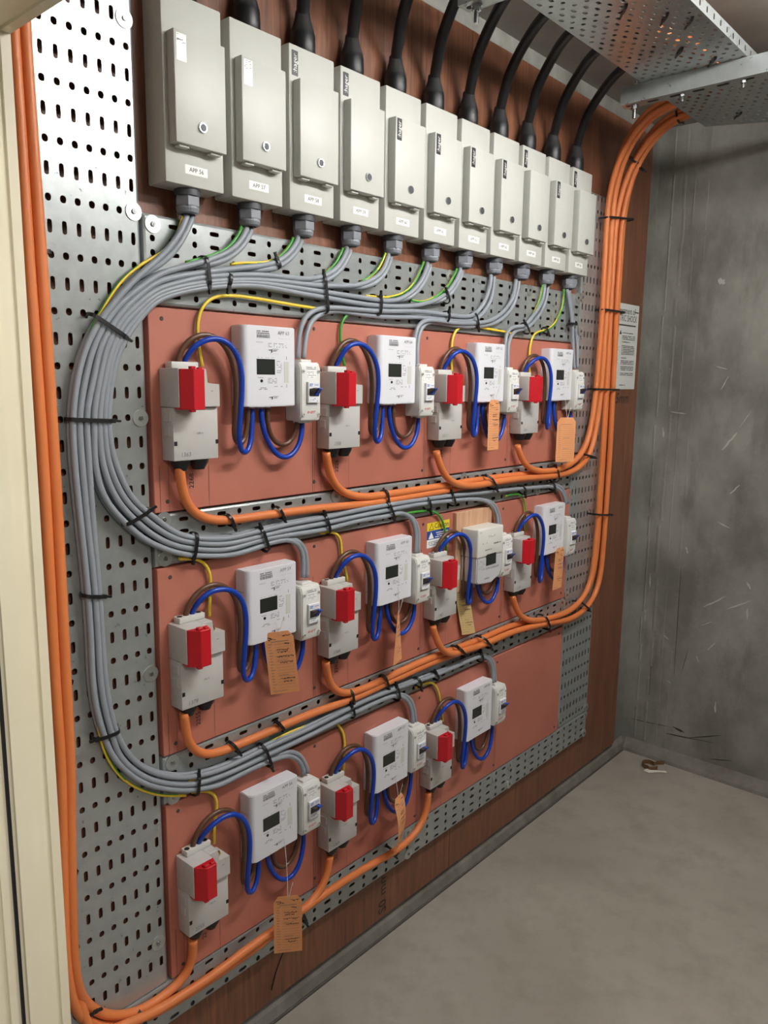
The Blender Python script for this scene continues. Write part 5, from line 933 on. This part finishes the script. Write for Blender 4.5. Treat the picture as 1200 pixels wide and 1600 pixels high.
# ------------------------------------------------------------------ tags on strings
def card(name, top, w, h, ang, tilt, m, label, hang=None, twist=0.0, lean=0.0, curl=0.0, written=True):
    """card tag with clipped corners; top = hole position, ang = heading of its width (radians from +x)"""
    t = thing(name, label, 'tag', top, 'inspection tags'); ca, sa = math.cos(ang), math.sin(ang)
    def f(u, v, d=0.0):
        a = ang+twist*(v/h); c2, s2 = math.cos(a), math.sin(a); b = curl*math.sin(math.pi*v/h)
        u += lean*v; return (u*c2+(d+b)*s2, u*s2-(d+b)*c2, -v+0.008+tilt*u)
    nz = 10; V = []; F = []
    for k in range(nz+1):
        v = h*k/nz; hw = w/2 if k else w/2-0.010
        for d in (0.0003, -0.0003): V += [f(-hw, v, d), f(hw, v, d)]
    for k in range(nz):
        a = 4*k; b = 4*k+4
        F += [(a, a+1, b+1, b), (a+3, a+2, b+2, b+3), (a, b, b+2, a+2), (a+1, a+3, b+3, b+1)]
    F += [(0, 2, 3, 1), (4*nz, 4*nz+1, 4*nz+3, 4*nz+2)]
    pydata('card', V, F, m, t)
    V = []; F = []
    def ln(u0, u1, v, th):
        b = len(V); V.extend([f(u0, v, 0.0007), f(u1, v, 0.0007), f(u1, v+th, 0.0007), f(u0, v+th, 0.0007)]); F.append((b, b+1, b+2, b+3))
    for k in range(16):
        v = h*(0.20+0.047*k); ln(-w*0.20, w*0.42, v, 0.0004); ln(-w*0.40, -w*R.uniform(0.24, 0.32), v-0.002, 0.0010)
    ln(-w*0.30, w*0.32, h*0.15, 0.0011); ln(-w*0.15, w*0.2, h*0.46, 0.0009); ln(-w*0.15, w*0.2, h*0.70, 0.0009); ln(-w*0.4, w*0.1, h*0.95, 0.0009)
    pydata('printed_form', V, F, M_INK, t)['kind'] = 'stuff'
    V = []; F = []
    if written:
        for v, u0, u1 in ((0.075, 0.12, 0.40), (0.085, -0.42, -0.26), (0.115, -0.36, -0.12), (0.20, 0.14, 0.30), (0.29, -0.12, 0.28), (0.325, -0.10, 0.24), (0.40, -0.14, 0.40), (0.50, -0.05, 0.38), (0.76, -0.10, 0.40), (0.81, 0.0, 0.26)):
            u = u0
            while u < u1:
                du = R.uniform(0.03, 0.07); ln(u*w, (u+du*0.7)*w, h*v-R.uniform(0, 0.0022), R.uniform(0.0010, 0.0030)); u += du
        pydata('handwriting', V, F, M_INKD, t)['kind'] = 'stuff'
    if hang:
        o = Vector(top); P = [Vector(hang)-o, (Vector(hang)-o)*0.5+Vector((0.001, -0.002, 0)), Vector((0, -0.001, 0))]
        s = tube('string', P, 0.0007, M_STRING, t, n=6)
        P = [Vector((0, -0.001, 0)), Vector((0.006, -0.004, 0.02)), Vector((0.009, -0.006, 0.045)), Vector((0.013, -0.004, 0.030))]
        tube('string', P, 0.0006, M_STRING, t, n=6)
FACE = -0.848
for args in CARDS:
    card(*args[:-1], **args[-1])

# ------------------------------------------------------------------ signs
sg = thing('shock_sign', 'white sign about treatment of electric shock, on the plywood behind the orange cables', 'sign', (2.70, -0.0005, 1.528))
bm = bmesh.new(); box(bm, (0, -0.002, 0), (0.222, 0, 0.311)); from_bm('sign_board', bm, M_SIGN, sg)
yS = -0.0026
text('sign_text', 'Treatment of', 0.033, M_INKD, sg, (0.113, yS, 0.285), stretch=0.85)
text('sign_text', 'ELECTRIC SHOCK', 0.033, M_INKD, sg, (0.105, yS, 0.258), stretch=0.76)
bm = bmesh.new(); quad(bm, 0.006, 0.042, 0.283, 0.287, yS); quad(bm, 0.184, 0.218, 0.283, 0.287, yS); dots(bm, 0.018, 0.200, 0.232, 0.238, yS, 1, 0.95, 0.8)
for z, n, x1 in ((0.205, 1, 0.18), (0.182, 3, 0.20), (0.172, 1, 0.16), (0.152, 2, 0.20), (0.128, 4, 0.20), (0.114, 1, 0.14), (0.092, 3, 0.20), (0.070, 3, 0.20), (0.052, 2, 0.20), (0.014, 1, 0.14)):
    dots(bm, 0.088, x1, z, z+0.0058*n, yS, n, 0.9, 0.45)
from_bm('sign_print', bm, M_INKD, sg)['kind'] = 'stuff'
bm = bmesh.new(); bm.faces.new([bm.verts.new(p) for p in ((0.064, yS, 0.200), (0.082, yS, 0.200), (0.073, yS, 0.216))]); from_bm('warning_triangle', bm, M_INKD, sg)
for z0, z1 in ((0.150, 0.196), (0.105, 0.145), (0.040, 0.098)):
    bm = bmesh.new(); prism(bm, rrect(0.030, 0.072, z0, z1, 0.012, 3), 'y', yS+0.0002, yS+0.0005); from_bm('sign_picture', bm, M_INK, sg)
    bm = bmesh.new(); prism(bm, rrect(0.0315, 0.0705, z0+0.0015, z1-0.0015, 0.011, 3), 'y', yS-0.0002, yS+0.0002); from_bm('sign_picture', bm, M_SIGN, sg)
cs = thing('caution_sticker', 'yellow, blue and white caution sticker left of the timber board in the middle row', 'sign', (1.626, PY-0.0003, 1.102))
bm = bmesh.new(); quad(bm, 0, 0.100, 0.0465, 0.069, 0); from_bm('yellow_band', bm, M_YELSIGN, cs)
bm = bmesh.new(); quad(bm, 0, 0.100, 0.0225, 0.0464, 0); from_bm('blue_band', bm, M_BLUESIGN, cs)
bm = bmesh.new(); quad(bm, 0, 0.100, 0.0, 0.0224, 0); from_bm('white_band', bm, M_LABEL, cs)
text('caution_text', 'Caution', 0.020, M_INKD, cs, (0.064, -0.0004, 0.0575))
bm = bmesh.new(); bm.faces.new([bm.verts.new(p) for p in ((0.008, -0.0004, 0.049), (0.030, -0.0004, 0.049), (0.019, -0.0004, 0.067))]); from_bm('warning_triangle', bm, M_INKD, cs)
bm = bmesh.new(); bm.faces.new([bm.verts.new(p) for p in ((0.011, -0.0006, 0.0505), (0.027, -0.0006, 0.0505), (0.019, -0.0006, 0.0638))]); from_bm('warning_triangle', bm, M_YELSIGN, cs)
bm = bmesh.new(); bm.faces.new([bm.verts.new(p) for p in ((0.006, -0.0004, 0.0245), (0.030, -0.0004, 0.0245), (0.018, -0.0004, 0.044))]); dots(bm, 0.036, 0.094, 0.026, 0.043, -0.0004, 3, 0.85, 0.45); from_bm('white_print', bm, M_LABEL, cs)['kind'] = 'stuff'
bm = bmesh.new(); dots(bm, 0.006, 0.060, 0.006, 0.019, -0.0004, 3, 0.8, 0.45); from_bm('small_print', bm, M_INK, cs)['kind'] = 'stuff'

# ------------------------------------------------------------------ litter in the corner
tp = thing('tape_curl', 'small curl of brown tape lying on the floor near the corner', 'litter', (2.965, -0.150, 0.0))
V = []; F = []
for k in range(25):
    a = math.radians(-40+k*13.0); rr = 0.024+0.0006*k*(1 if k > 18 else 0.2)
    for zz in (0.001, 0.019): V.append((rr*math.cos(a), rr*math.sin(a), zz))
    if k: F.append((2*k-2, 2*k, 2*k+1, 2*k-1))
V += [(0.03+0.03*t, -0.012-0.03*t, zz) for t in (0.3, 1.0) for zz in (0.001, 0.017)]
b = len(V)-4; F += [(b, b+2, b+3, b+1), (0, b, b+1, 1)]
pydata('tape', V, F, M_TAPE, tp)
bm = bmesh.new()
pts = [(0.0, 0.0), (0.022, -0.006), (0.034, -0.030), (0.046, -0.052), (0.060, -0.070), (0.052, -0.080), (0.034, -0.062), (0.016, -0.040), (-0.010, -0.026)]
vb = [bm.verts.new((a*0.9, c, 0.0015+0.004*abs(math.sin(i*1.3)))) for i, (a, c) in enumerate(pts)]; vt = [bm.verts.new((v.co.x, v.co.y, v.co.z+0.0006)) for v in vb]
bm.faces.new(vb[::-1]); bm.faces.new(vt)
for i in range(len(vb)): bm.faces.new((vb[i], vb[(i+1) % len(vb)], vt[(i+1) % len(vb)], vt[i]))
tag(from_bm('paper_scrap', bm, M_PAPER, None, (2.915, -0.150, 0)), 'torn white scrap of paper on the floor beside the brown tape curl', 'litter')
